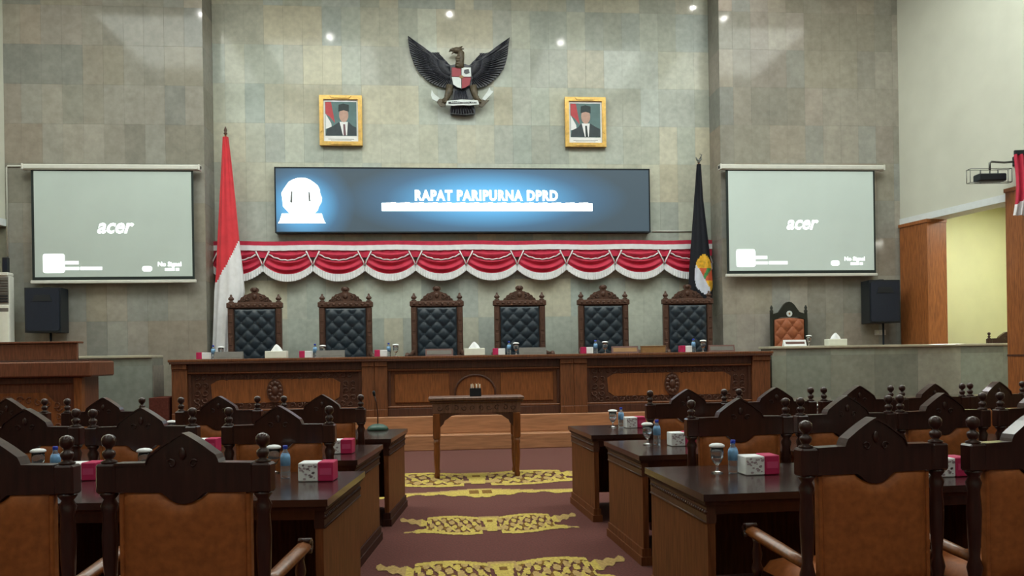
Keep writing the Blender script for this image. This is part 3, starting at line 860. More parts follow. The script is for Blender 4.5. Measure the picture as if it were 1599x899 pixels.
desk_row(-1, (-.72, 8.02), [(4, 1.6), (6, 1.5), (8, 1.5)], dl('far', 'left', 3), (-.1, -1))

# ================================================================== SMALL TABLE with pen box
t = thing('side_table', 'small brown carved wooden table standing in the aisle before the dais', 'table', (.035, 9.75, 0))
MB().box(-.585, .585, -.02, .46, .945, .985, .008).build('tabletop', TBLW, t)
MB().box(-.57, .57, -.005, .445, .915, .944, .008).build('top_moulding', DAISD, t)
ap = MB().box(-.54, .54, .02, .045, .79, .915, .004).box(-.54, .54, .40, .425, .79, .915, .004).box(-.54, -.515, .045, .40, .79, .915).box(.515, .54, .045, .40, .79, .915).build('apron', TBLW, t)
cv = MB()
for k in range(10): scroll(cv, -.45+.1*k, .852, .018, .034, 1 if k % 2 else -1, k)
cv.build('apron_carving', DAISD, ap)['kind'] = 'stuff'
for s in (-1, 1):
    for y in (.045, .40):
        l = MB().box(.49*s-.045, .49*s+.045, y-.04, y+.04, .48, .79, .01)
        l.lathe([(.028, 0), (.036, .04), (.026, .08), (.034, .16), (.04, .30), (.034, .40), (.042, .43), (.036, .48)], .49*s, y, 0, 12)
        l.build('leg', MWOOD, t)
    br = [(.445*s, .79), (.20*s, .79), (.25*s, .765), (.31*s, .755), (.35*s, .725), (.39*s, .70), (.405*s, .66), (.445*s, .62)]
    MB().prism(br, .03, .055).build('bracket', DAISD, t)
p = atz(739, 621, .985)
px_ = thing('pen_box', 'black pen box full of pale pens on the small table', 'pen box', (.03, 9.93, .986))
b = MB(); W = .07
b.box(-W, W, -.05, .05, 0, .012).box(-W, W, -.05, -.042, .012, .10).box(-W, W, .042, .05, .012, .10).box(-W, -W+.008, -.042, .042, .012, .10).box(W-.008, W, -.042, .042, .012, .10)
b.build('box', BLKP, px_)
for k in range(7):
    x = -.055+.018*k; a = random.uniform(-.014, .014)
    q = MB().tube([(x, .0, .014), (x+a, .012*(k % 3-1), .15+.012*(k % 2))], .005, 6).build('pen', WOODBX if k % 2 else BOXW, px_)

# ================================================================== ROSTRUM (left)
p = atY(145, 562, 12.1)
XE = p.x; RX = XE-1.22
t = thing('rostrum', 'wide brown wooden rostrum with carved front before the left stone counter', 'lectern', (RX, 12.1, 0))
MB().box(-1.02, 1.02, .0, .75, 0, .22, .01).build('plinth', ROSTW, t)
MB().box(-.96, .96, .10, .14, .22, 1.27).build('front_panel', ROSTW, t)
for s in (-1, 1):
    MB().box(.985*s-.06, .985*s+.06, .03, .15, .22, 1.27, .012).build('corner_post', DAISO, t)
    MB().box(.985*s-.02, .985*s+.02, .15, .7, .22, 1.27).build('side_panel', ROSTW, t)
MB().box(-1.0, 1.0, .05, .72, 1.18, 1.27, .008).build('shadow_band', DAISD, t)  # dark band stands in for the shadow under the worktop
MB().box(-1.22, 1.22, -.06, .76, 1.275, 1.50, .02).build('worktop', ROSTW, t)
MB().box(-1.18, 1.18, -.03, .74, 1.501, 1.52, .006).build('top_moulding', DAISD, t)
MB().box(-.93, .93, .16, .22, 1.521, 1.765, .008).build('upper_tier', ROSTW, t)
MB().box(-.95, .95, .13, .34, 1.766, 1.795, .006).build('tier_cap', ROSTW, t)
ar = [(-.78, .3), (-.78, .85)]+[(-.78+.26*k/6, .85+.2*math.sin(k*math.pi/12)) for k in range(1, 7)]+[(.52+.26*k/6, 1.05-.2*math.sin(k*math.pi/12)) for k in range(0, 7)]+[(.78, .3)]
fp = MB().prism(ar, .075, .101).build('arched_panel', DAISO, t)
cv = MB()
for s in (-1, 1):
    for k in range(5): scroll(cv, s*(.16+.13*k), .95-.02*k, .07, .055, s, k)
    for k in range(4): scroll(cv, s*.70, .82-.13*k, .07, .05, -s, k*2)
cv.ball((0, .07, .92), .1, .03, .09, 12, 6); cv.build('carving', ROSTW, fp)['kind'] = 'stuff'

# ================================================================== FLAGS
def flag(px, py, zb, label, name, half, mats, mfn, folds, yy=14.80, pole_top='spear', lean=0):
    p = atY(px, py, yy); H = p.z
    t = thing(name, label, 'flag', (p.x, yy, .80))
    z1 = H-.80
    MB().lathe([(.20, 0), (.20, .03), (.06, .05), (.03, .12)], seg=20).build('stand_base', DWOOD, t)
    MB().lathe([(.016, .1), (.016, z1-.12)], seg=8).build('pole', MWOOD, t)
    if pole_top == 'spear':
        MB().lathe([(.016, z1-.12), (.034, z1-.1), (.02, z1-.075), (.03, z1-.04), (.005, z1+.03)], seg=10).build('finial', CARVW, t)
    else:
        f = MB().lathe([(.016, z1-.14), (.03, z1-.12), (.014, z1-.1)], seg=10)
        f.tube([(-.055, 0, z1-.03), (-.03, 0, z1-.08), (.0, 0, z1-.1), (.04, 0, z1-.07), (.05, 0, z1)], [.008, .02, .026, .02, .006], 8)
        f.tube([(.02, 0, z1-.07), (.06, 0, z1+.02), (.02, 0, z1+.03)], [.014, .01, .006], 6)
        f.build('finial', METAL, t)
    top = z1-.16; bot = zb-.80
    cl = MB()
    def fn(u, v):
        z = top+(bot-top)*v; l, r_ = half(v); a = 2*math.pi*u
        # closed, pleated cloth around the pole
        c, s = math.cos(a), math.sin(a)
        cx, hw = (l+r_)/2, (r_-l)/2
        pl = 1+.10*math.sin(folds*a+1.5*v)*min(1, v*3)
        return (cx+hw*c*(.96+.04*pl)+.01*math.sin(7*a)*v, (.035+.10*v)*s*pl+.012*math.sin(folds*a), z)
    cl.grid(fn, 96, 90, mfn=mfn)
    cl.build('cloth', mats, t)
    return t, fn, top, bot
def lerps(v, tab):
    for i in range(len(tab)-1):
        if v <= tab[i+1][0]:
            k = (v-tab[i][0])/(tab[i+1][0]-tab[i][0]); return tuple(a+(b-a)*k for a, b in zip(tab[i][1:], tab[i+1][1:]))
    return tab[-1][1:]
sc = 1/83.0
T1 = [(0, -4*sc, 4*sc), (.12, -6*sc, 8*sc), (.3, -10*sc, 13*sc), (.5, -14*sc, 18*sc), (.62, -16*sc, 22*sc), (.71, -19*sc, 24*sc), (.8, -20*sc, 16*sc), (1, -23*sc, 10*sc)]
def m1f(u, v):
    a = math.cos(2*math.pi*u)
    return 0 if v < .575-.10*a else 1
flag(352, 200, 1.58, 'tall red and white flag draped on a pole left of the dais', 'national_flag', lambda v: lerps(v, T1), [FLAGR, WHT], m1f, 9)
T2 = [(0, -3*sc, 3*sc), (.25, -8*sc, 6*sc), (.5, -13*sc, 12*sc), (.75, -18*sc, 18*sc), (.9, -20*sc, 20*sc), (1, -14*sc, 18*sc)]
FYEL = mat('emblem_yellow', rgb(224, 172, 44), rough=.6, var=.2, scale=14)
FGRN = mat('emblem_green', rgb(60, 130, 70), rough=.6, var=.1)
FORG = mat('emblem_orange', rgb(206, 92, 60), rough=.6, var=.1)
FLIL = mat('emblem_white', rgb(206, 210, 226), rough=.6, var=.04)
def m2f(u, v):
    a = math.cos(2*math.pi*u); front = math.sin(2*math.pi*u) < 0
    if not front: return 0
    x = a; e = ((x-.22)/.85)**2+((v-.80)/.145)**2
    if e > 1: return 0
    d = (v-.80)*6-(x+.05)*.9                      # diagonal split: lilac below left, yellow above right
    if d > -.02 and x < .62: return 4
    if v < .755: return 1
    if abs((v-.80)*6+(x-.35)*.8) < .14: return 2
    return 3 if v < .85 else 1
flag(1091, 243, 2.45, 'black flag with yellow and white emblem on a pole right of the dais', 'regional_flag', lambda v: lerps(v, T2), [BFLAG, FYEL, FGRN, FORG, FLIL], m2f, 7, pole_top='bird')

# ================================================================== VALANCE of red and white swags
zt = atY(700, 376, 15.1).z
t = thing('swag_valance', 'red and white satin swag valance with fringe below the display', 'valance', (0, 15.1, zt))
x0v, x1v = atY(331, 400, 15.1).x, atY(1112, 400, 15.1).x
def band(z0, z1, y0, nm, mt, amp=.006):
    mb = MB(); mb.grid(lambda u, v: (x0v+(x1v-x0v)*u, y0+amp*math.sin(u*330), z0+(z1-z0)*v+.006*math.sin(u*40)), 260, 3)
    mb.grid(lambda u, v: (x0v+(x1v-x0v)*u, y0+.02, z0+(z1-z0)*v+.006*math.sin(u*40)), 260, 3, flip=True)
    return mb.build(nm, mt, t)
band(-.075, 0, -.01, 'header_band', RED)
band(-.17, -.075, -.015, 'white_band', WHT)
band(-.30, -.16, .008, 'backing_band', RED, .01)
cus = [331, 411, 489, 570, 649, 728, 807.5, 884, 960, 1036.5, 1112]
cw = [atY(c, 410, 15.1).x for c in cus]
for i in range(10):
    a, b = cw[i], cw[i+1]; cxm, hw = (a+b)/2, (b-a)/2
    cz = -.44; sag = .20
    def curve(s): return cz-sag*(1-abs(s)**2.2)
    def topc(s): return -.20-.03*(1-abs(s)**2)
    mb = MB()
    def fn(u, v):
        s = -1+2*u; k = .70+.30*min(1, v*2.2); ss = s*k if v < .46 else s
        z = topc(s)+(curve(s)-topc(s))*v
        return (cxm+hw*s*(.74+.26*min(1, v*1.25)), -.02-.035*math.sin(v*19+1.2*s*s)*(1-s*s)-.05*(1-s*s)*v, z)
    mb.grid(fn, 30, 30)
    sw = mb.build('swag', RED, t)
    fr = MB()
    fr.grid(lambda u, v: (cxm+hw*(-1+2*u)*1.0, -.07*(1-(2*u-1)**2)-.028-.008*math.sin(u*130)*(.3+v), curve(-1+2*u)+.02-.135*v), 110, 3)
    fr.build('fringe', WHT, sw)
    la = MB()
    la.tube([(cxm+hw*.74*(-1+2*k/16), -.05, topc(-1+2*k/16)-.055-.075*(1-(-1+2*k/16)**2)+.008*math.sin(k*2.1)) for k in range(17)], .029, 6, flat=.5)
    la.build('lace_trim', WHT, sw)
    for s in (-1, 1):
        rb = MB(); rb.tube([(cxm+hw*.74*s, -.045, -.19), (cxm+hw*.83*s, -.05, -.28), (cxm+hw*.93*s, -.05, -.37), (cxm+hw*.985*s, -.045, -.45)], [.028, .025, .022, .025], 6, flat=.5)
        rb.build('side_ruffle', WHT, sw)

# ================================================================== LED DISPLAY
c0, c1 = atY(428, 262, 15.02), atY(1016, 362, 15.02)
cx_, cz_ = (c0.x+c1.x)/2, (c0.z+c1.z)/2+.005; W, H = c1.x-c0.x, c0.z-c1.z+.03
t = thing('led_display', 'wide dark LED display with glowing white caption and round emblem', 'display', (cx_, 15.02, cz_))
MB().box(-W/2, W/2, .02, .165, -H/2, H/2, .01).build('cabinet', BLKP, t)
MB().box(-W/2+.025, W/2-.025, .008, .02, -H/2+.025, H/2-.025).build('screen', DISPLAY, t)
for (a, b, c, d) in ((-W/2, W/2, H/2-.025, H/2), (-W/2, W/2, -H/2, -H/2+.025), (-W/2, -W/2+.025, -H/2+.025, H/2-.025), (W/2-.025, W/2, -H/2+.025, H/2-.025)):
    MB().box(a, b, .0, .02, c, d).build('bezel', BLKP, t)
p = atY(760, 306, 15.02)
text_mesh('caption', 'RAPAT PARIPURNA DPRD', .262, TXT, t, (p.x-cx_, .002, p.z-cz_), .012, wide=.80, gap=1.14)
p = atY(596, 324, 15.02); q = atY(925, 322, 15.02)
mb = MB(); n = 46; Lx = q.x-p.x
random.seed(5)
for k in range(n):
    a = Lx*k/n; ww = Lx/n*(.86 if random.random() < .85 else .5)
    mb.prism([(a, -.075), (a+Lx/n*1.02, -.075), (a+Lx/n*1.02, .07+.008*(k % 3)), (a, .07+.008*(k % 3))], -.002, .004)
mb.build('caption_line', TXT, t, loc=(p.x-cx_, 0, (p.z+q.z)/2-cz_))
p = atY(471, 312, 15.02)
em = MB()
ring = ell(.36, .37, 0, .04, 28)
em.prism([(x*(1+.04*math.cos(9*math.atan2(z, x))), z) for x, z in ring], -.002, .004)
em.prism([(-.36, -.25), (.36, -.25), (.40, -.38), (.43, -.43), (-.43, -.43), (-.40, -.38)], -.004, .003)
eo = em.build('emblem', TXT, t, loc=(p.x-cx_, 0, p.z-cz_))
DK = mat('display_slit', rgb(120, 124, 126), rough=.6, var=0)
MB().prism([(-.21, -.04), (-.185, .15), (-.16, .17), (-.165, -.06)], -.009, -.005).prism([(.13, -.03), (.12, .14), (.15, .15), (.165, -.03)], -.009, -.005).build('emblem_slit', DK, eo)
p = atY(1018, 361, 15.19); q = atY(1090, 361, 15.19)
tag(MB().tube([(p.x, 15.185, p.z), (q.x, 15.185, p.z)], .012, 6).build('display_cable', SCRW), 'thin pale cable running from the display to the black flag', 'cable')

# ================================================================== PROJECTION SCREENS
def screen(x0, x1, zt_, zb_, cx0, cx1, label, pm, sgn):
    c = (x0+x1)/2; h = (x1-x0)/2
    t = thing('projection_screen', label, 'screen', (c, 14.45, zb_), 0, 'pull-down projection screens on the side bays')
    Hh = zt_-zb_
    MB().box(cx0-c, cx1-c, -.05, .07, Hh+.0, Hh+.095, .02).build('case', SCRW, t)
    for a in (cx0-c, cx1-c-.03): MB().box(a, a+.03, -.06, .08, Hh-.005, Hh+.10, .008).build('end_cap', SCRW, t)
    for a in (cx0-c+.2, cx1-c-.25): MB().box(a, a+.05, .07, .135, Hh+.02, Hh+.085).build('wall_bracket', METAL, t)
    fb = MB().box(-h, h, .0, .006, 0, Hh).build('fabric', SCRB, t)
    MB().box(-h+.045, h-.035, -.003, 0, .055, Hh-.02).build('projected_picture', pm, fb)
    MB().box(-h-.03, h+.03, -.015, .02, -.06, -.001, .01).build('weight_bar', SCRW, t)
    # lit marks of the projected menu
    def mark(u, v, w_, hh, nm='projected_mark', sh=.0):
        return MB().prism([(u-w_/2, v-hh/2), (u+w_/2, v-hh/2), (u+w_/2+sh*hh, v+hh/2), (u-w_/2+sh*hh, v+hh/2)], -.006, -.0035).build(nm, PROJT, fb)
    text_mesh('projected_logo', 'acer', .36, PROJT, fb, (.01*sgn, -.0045, Hh*.485), .009, depth=.001, shear=.3, wide=.92)
    q = MB().prism([(x-h+.36, z+.29) for x, z in rrect(.36, .33, .04)], -.006, -.0035); q.build('projected_block', PROJT, fb)
    mark(-h+.66, .30, .22, .055); mark(-h+.66, .20, .24, .05); mark(-h+.98, .20, .36, .055)
    MB().prism([(x+h-.80, z+.19) for x, z in rrect(.17, .095, .045)], -.006, -.0035).build('projected_badge', PROJT, fb)
    text_mesh('projected_caption', 'No Signal', .105, PROJT, fb, (h-.42, -.0045, .265), .003, depth=.001)
    mark(h-.42, .175, .16, .05); mark(h-.29, .175, .06, .05)
    return t
a = atY(48, 265, 14.45); b = atY(304, 436, 14.45); k0 = atY(35, 258, 14.45); k1 = atY(313, 258, 14.45)
screen(a.x, b.x, a.z, b.z, k0.x, k1.x, 'grey lit projection screen on the left stone bay beside the red flag', PROJL, 1)
a = atY(1133, 265, 14.45); b = atY(1368, 426, 14.45); k0 = atY(1123, 258, 14.45); k1 = atY(1380, 258, 14.45)
screen(a.x, b.x, a.z, b.z, k0.x, k1.x, 'pale lit projection screen on the right stone bay beside the black flag', PROJR, -1)
p = atY(10, 259, 14.58); q = atY(34, 259, 14.58); r_ = atY(12, 400, 14.58)
tag(MB().tube([(q.x, 14.585, p.z), (p.x+.02, 14.585, p.z), (p.x, 14.585, p.z-.03), (p.x, 14.585, r_.z)], .014, 6).build('cable_conduit', SCRW), 'thin pale conduit running from the left projection screen down the wall', 'conduit')

# ================================================================== EAGLE EMBLEM on the wall
p = atY(718, 118, 15.1)
EG = thing('eagle_emblem', 'dark carved eagle emblem with red and white shield high on the stone wall', 'emblem', (p.x, 15.12, p.z))
K = 1/(6.2*84.0)
def E_(cx, cy): return ((cx-546)*K, (452-cy)*K)
wl = [(45, 70), (68, 98), (90, 128), (118, 158), (150, 185), (205, 208), (260, 225), (310, 226), (350, 222), (353, 262), (360, 295), (385, 342), (450, 352), (490, 380), (480, 520), (430, 572), (380, 566), (330, 552), (280, 530), (230, 502), (190, 462), (150, 422), (122, 378), (100, 332), (82, 282), (65, 230), (56, 180), (48, 130)]
wr = [(1045, 65), (1025, 95), (1000, 122), (968, 152), (930, 180), (890, 202), (850, 216), (790, 224), (745, 222), (744, 262), (742, 300), (715, 343), (640, 352), (600, 380), (620, 520), (690, 572), (745, 562), (800, 546), (850, 512), (900, 470), (945, 420), (980, 368), (1004, 305), (1020, 240), (1026, 195), (1030, 150)]
for side, ol in ((-1, wl), (1, wr)):
    w_ = MB().prism([E_(*q) for q in ol], .0, .045).build('wing', EDARK, EG)
    root = (480, 430) if side < 0 else (610, 430)
    # rows of feathers fanning from the shoulder to the outer edge
    edge = ol[15:]+ol[:9]
    dense = []
    for i in range(len(edge)-1):
        for k in range(2): dense.append((edge[i][0]+(edge[i+1][0]-edge[i][0])*k/2, edge[i][1]+(edge[i+1][1]-edge[i][1])*k/2))
    for (f0, f1, yy, wd) in ((.35, 1.0, -.008, 15), (.2, .66, -.020, 17), (.05, .4, -.032, 18)):
        fm = MB()
        for k, e in enumerate(dense):
            a = E_(root[0]+(e[0]-root[0])*f0, root[1]+(e[1]-root[1])*f0-30*(1-f0)); b = E_(root[0]+(e[0]-root[0])*f1, root[1]+(e[1]-root[1])*f1-30*(1-f1))
            md = ((a[0]+b[0])/2, (a[1]+b[1])/2)
            fm.tube([(a[0], yy+.01, a[1]), (md[0], yy-.004, md[1]), (b[0]*.98+md[0]*.02, yy, b[1]*.98+md[1]*.02)], [wd*K*.7, wd*K, wd*K*.35], 6, flat=.5)
        fm.build('feather_row', EDARK, w_)['kind'] = 'stuff'
bd = MB().prism([E_(*q) for q in ((455, 360), (520, 345), (600, 345), (650, 360), (668, 480), (650, 620), (690, 790), (690, 830), (600, 842), (450, 832), (445, 800), (480, 620), (452, 480))], -.06, .05)
bd.build('body', EDARK, EG)
tl_ = MB()
for k in range(9):
    x = 462+26*k; a = E_(500+12*k, 610); b = E_(x, 832-abs(k-4)*3); tl_.tube([(a[0], -.07, a[1]), (b[0], -.055, b[1])], [10*K, 17*K], 6, flat=.6)
tl_.build('tail', EDARK, EG)
nk = MB(); pts = [(545, 400), (545, 340), (556, 290), (560, 250), (540, 225)]
nk.tube([(E_(*q)[0], -.09, E_(*q)[1]) for q in pts], [48*K, 42*K, 38*K, 36*K, 30*K], 10)
for k in range(4): z = E_(530, 380-26*k); nk.ball((z[0], -.16, z[1]), 26*K, .02, 15*K, 8, 5)
nk.build('neck', EBRN, EG)
hd = MB(); h0 = E_(520, 222); hd.ball((h0[0], -.10, h0[1]), 46*K, .06, 32*K, 12, 8)
hd.tube([(E_(490, 222)[0], -.11, E_(490, 222)[1]), (E_(458, 222)[0], -.11, E_(458, 222)[1]), (E_(442, 240)[0], -.11, E_(442, 240)[1])], [20*K, 14*K, 3*K], 8)
hd.tube([(E_(490, 236)[0], -.11, E_(490, 236)[1]), (E_(468, 262)[0], -.11, E_(468, 262)[1])], [12*K, 3*K], 6)
for q in ((575, 180), (545, 190), (470, 200), (590, 205)): b = E_(*q); hd.tube([(h0[0], -.10, h0[1]+10*K), (b[0], -.10, b[1])], [16*K, 4*K], 6)
hd.build('head', EBRN, EG)
def shp(w_, h0_, h1_): return [(-w_, h0_), (w_, h0_), (w_*1.02, (h0_+h1_)/2), (w_*.7, h1_*.75+h0_*.25), (0, h1_), (-w_*.7, h1_*.75+h0_*.25), (-w_*1.02, (h0_+h1_)/2)]
sx, sz0, sz1 = 96*K, E_(0, 392)[1], E_(0, 606)[1]; sxc = E_(560, 0)[0]; zm = E_(0, 490)[1]
sh = MB().prism([(sxc+a, b) for a, b in shp(sx, sz0, sz1)], -.135, -.06).build('shield', BLKP, EG)
def qd(ps, mt, nm='shield_field', y0=-.147): MB().prism([E_(*q) for q in ps], y0, -.134).build(nm, mt, sh)
qd(((468, 398), (556, 398), (556, 484), (466, 484)), ERED)
qd(((562, 396), (652, 396), (654, 484), (562, 484)), EWHT)
qd(((466, 490), (556, 490), (556, 598), (520, 590), (480, 560)), EWHT)
qd(((562, 490), (654, 490), (640, 560), (600, 590), (562, 600)), ERED)
qd(((590, 418), (630, 412), (640, 448), (604, 462), (584, 446)), EDARK, 'bull_mark', -.153)
qd(((535, 488), (548, 474), (570, 474), (585, 488), (570, 502), (548, 502)), WOODBX, 'star_mark', -.155)
for s in (-1, 1):
    lg = MB(); pts = [(560+110*s, 560), (560+130*s, 640), (560+150*s, 690), (560+185*s, 715)]
    lg.tube([(E_(*q)[0], -.07, E_(*q)[1]) for q in pts], [38*K, 34*K, 26*K, 20*K], 8)
    for k in range(3): a = E_(560+150*s, 700); b = E_(560+(150+20*k)*s, 745-8*k); lg.tube([(a[0], -.09, a[1]), (b[0], -.12, b[1])], [12*K, 6*K], 6)
    lg.build('leg', EBRN, EG)
rb = MB()
rp = [(404, 764), (418, 722), (560, 708), (715, 712), (730, 752), (640, 764), (560, 762), (480, 768)]
ri = rb.prism([E_(*q) for q in rp], -.15, -.125).build('ribbon', EWHT, EG)
MB().prism([E_(*q) for q in ((428, 732), (500, 726), (560, 734), (640, 728), (706, 736), (704, 744), (560, 748), (430, 752))], -.154, -.149).build('ribbon_inset', EDARK, ri)
for q4 in (((262, 660), (300, 655), (345, 690), (318, 722), (275, 700)), ((672, 612), (700, 605), (728, 655), (712, 676)), ((760, 690), (815, 615), (840, 655), (790, 706)), ((270, 605), (285, 640), (300, 655), (262, 660)), ((815, 615), (834, 578), (845, 605), (872, 618), (840, 655))):
    MB().prism([E_(*q) for q in q4], -.10, -.075).build('ribbon_fold', EWHT, EG)
for s, q4 in ((-1, ((320, 700), (400, 690), (405, 760), (360, 770), (318, 728))), (1, ((730, 700), (790, 700), (830, 700), (760, 770), (725, 760)))):
    MB().prism([E_(*q) for q in q4], -.09, -.06).build('ribbon_tail', EBRN, EG)
text_mesh('ribbon_motto', 'BHINNEKA TUNGGAL IKA', 24*K, EWHT, ri, (E_(566, 738)[0], -.156, E_(566, 738)[1]), depth=.001, wide=.8)

# ================================================================== PORTRAITS
SKIN = mat('print_skin', rgb(196, 160, 146), rough=.6, var=.05)
TEAL = mat('print_teal', rgb(96, 124, 126), rough=.6, var=.06, scale=6)
SUIT = mat('print_suit', rgb(58, 68, 74), rough=.6, var=.06)
CAPM = mat('print_cap', rgb(48, 60, 62), rough=.6, var=.05)
PRED = mat('print_red', rgb(190, 76, 82), rough=.6, var=.05)
TIE = mat('print_tie', rgb(120, 92, 100), rough=.6, var=.05)
def portrait(x0, x1, z0, z1, label, lean, tie):
    W, H = x1-x0, z1-z0
    t = thing('portrait', label, 'picture', ((x0+x1)/2, 15.12, (z0+z1)/2), 0, 'framed portraits beside the eagle')
    bw = .075
    for nm, poly in (('a', [(-W/2, -H/2), (-W/2+bw, -H/2+bw), (-W/2+bw, H/2-bw), (-W/2, H/2)]), ('b', [(W/2, -H/2), (W/2, H/2), (W/2-bw, H/2-bw), (W/2-bw, -H/2+bw)]),
                     ('c', [(-W/2, H/2), (-W/2+bw, H/2-bw), (W/2-bw, H/2-bw), (W/2, H/2)]), ('d', [(-W/2, -H/2), (W/2, -H/2), (W/2-bw, -H/2+bw), (-W/2+bw, -H/2+bw)])):
        mb = MB(); mb.prism(poly, -.02, .06); n = len(poly)
        pc = [(a*.985, b*.985) for a, b in poly]
        mb.prism([((a+sum(q[0] for q in poly)/4)/2, (b+sum(q[1] for q in poly)/4)/2) for a, b in poly], -.036, -.02)
        mb.build('frame_side', GOLD, t)
    MB().box(-W/2+.01, W/2-.01, .03, .06, -H/2+.01, H/2-.01).build('backing', WOODBX, t)
    mt_ = MB().box(-W/2+bw-.005, W/2-bw+.005, .014, .03, -H/2+bw-.005, H/2-bw+.005).build('mat_board', PAPER, t)
    pw, ph = W-2*bw-.06, H-2*bw-.15; zc_ = .035
    pr = MB().box(-pw/2, pw/2, .010, .0135, zc_-ph/2, zc_+ph/2).build('print', TEAL, t)
    def lay(poly, mt__, nm, d): MB().prism([(a*pw/2, zc_+b*ph/2) for a, b in poly], .0096-.0012*d, .0099).build(nm, mt__, pr)
    o = lean
    lay([(-.98, .98), (-.62, .98), (-.38, -.25), (-.7, .1), (-.98, .3)], PRED, 'printed_flag_red', 0)
    lay([(-.98, .3), (-.62, -.28), (-.6, -.5), (-.98, -.6)], PAPER, 'printed_flag_white', 0.2)
    lay([(-.98, -.98), (-.9, -.6), (-.5, -.42), (-.2+o, -.2), (.45+o, -.2), (.75, -.42), (.98, -.5), (.98, -.98)], SUIT, 'printed_suit', 1)
    lay([(-.15+o, -.18), (.38+o, -.18), (.32+o, -.98), (.05+o, -.98)], PAPER, 'printed_shirt', 2)
    lay([(.08+o, -.32), (.20+o, -.32), (.26+o, -.98), (.10+o, -.98)], tie, 'printed_tie', 3)
    lay(ell(.30, .42, .12+o, .22, 18), SKIN, 'printed_face', 3)
    lay([(-.22+o, .42), (-.20+o, .82), (.1+o, .90), (.46+o, .82), (.46+o, .42), (.12+o, .50)], CAPM, 'printed_cap', 4)
    mb = MB()
    for k, wd in enumerate((.30, .24)): mb.box(-wd*W, wd*W, .0125, .0139, -H/2+bw+.045-.022*k, -H/2+bw+.052-.022*k)
    mb.build('caption_lines', PLATEG, mt_)['kind'] = 'stuff'
    return t
a = atY(498, 148, 15.1); b = atY(566, 227, 15.1)
portrait(a.x, b.x, b.z, a.z, 'gold framed portrait of a man in suit, left of the eagle', .06, TIE)
a = atY(882, 151, 15.1); b = atY(947, 229, 15.1)
portrait(a.x, b.x, b.z, a.z, 'gold framed portrait of a man in suit, right of the eagle', -.1, CAPM)

# ================================================================== LOUDSPEAKERS on stands
def speaker(px0, py0, px1, py1, label, Y=14.15):
    a, b = atY(px0, py0, Y), atY(px1, py1, Y); W, H = b.x-a.x, a.z-b.z; c = (a.x+b.x)/2
    st_ = thing('speaker_stand', label.replace('black loudspeaker', 'black pole stand under the loudspeaker'), 'speaker stand', (c+.05, Y+.15, .80), 0, 'loudspeaker stands')
    h = b.z-.80
    MB().lathe([(.024, .1), (.024, h*.5), (.018, h*.5), (.018, h)], seg=10).build('pole', BLKP, st_)
    MB().lathe([(.04, .32), (.04, .42)], seg=10).build('collar', BLKP, st_)
    for k in range(3):
        an = R(30+120*k); MB().tube([(.03*math.cos(an), .03*math.sin(an), .38), (.22*math.cos(an), .22*math.sin(an), .012)], .012, 6).build('leg', BLKP, st_)
    t = thing('loudspeaker', label, 'loudspeaker', (c, Y, b.z), 0, 'loudspeakers on both sides of the stage')
    tp = [(-W/2, 0), (W/2, 0), (W/2-.06, .40), (-W/2+.06, .40)]
    cb = MB().prism([(x, y) for x, y in tp], .003, H, plane='xy').build('cabinet', BLKP, t)
    MB().prism([(x, z+H*.5) for x, z in rrect(W-.05, H-.06, .04)], -.018, -.001).build('grille', GRILLE, t)
    hn = MB().prism([(-.16, H*.70), (.16, H*.70), (.12, H*.84), (-.12, H*.84)], -.026, -.018).build('horn', BLKP, t)
    MB().box(-.05, .05, .1, .2, H+.001, H+.02, .006).build('handle', BLKP, t)
speaker(38, 449, 96, 519, 'black loudspeaker by the left stone wall behind the rostrum')
speaker(1357, 437, 1406, 504, 'black loudspeaker in the right corner beside the wooden column')

# wall socket
p = atY(1374, 519, YS)
t = thing('wall_socket', 'white double wall socket on the stone below the right loudspeaker', 'socket', (p.x, YS-.001, p.z))
MB().box(-.11, .11, -.012, 0, -.05, .05, .004).build('plate', SCRW, t)
for s in (-1, 1): MB().prism([(x+.052*s, z) for x, z in ell(.03, .03, n=14)], -.016, -.011).build('outlet', BOXW, t)

# ================================================================== AIR CONDITIONER (left edge)
p = atY(15, 425, 14.1)
t = thing('standing_air_conditioner', 'white floor standing air conditioner at the left edge behind the rostrum', 'air conditioner', (p.x-.18, 14.1, .80))
AH = p.z-.80
MB().box(-.17, .17, 0, .16, .04, AH-.06, .012).build('body', SCRW, t)
MB().box(-.16, .16, -.02, .17, AH-.06, AH, .012).build('top_cap', SCRW, t)
MB().box(-.16, .16, -.012, .0, AH-.52, AH-.08).build('louvre_panel', PLATEG, t)
for k in range(9): MB().box(-.155, .155, -.024, -.012, AH-.50+.045*k, AH-.475+.045*k, .004).build('louvre_slat', BLKP if k < 3 else METAL, t)
MB().box(-.16, .16, -.015, .0, .12, AH-.55, .006).build('front_panel', BOXW, t)
MB().box(-.02, .16, -.018, -.0155, AH-.66, AH-.60).build('energy_label', PLATEG, t)
MB().box(-.17, .17, .01, .15, 0, .04).build('foot', BLKP, t)
t2 = thing('remote_box', 'small black box standing on the white air conditioner', 'box', (p.x-.10, 14.18, p.z))
MB().box(-.05, .05, -.03, .03, 0, .26, .01).build('case', BLKP, t2)
MB().box(-.035, .035, -.034, -.03, .05, .22).build('face', GRILLE, t2)

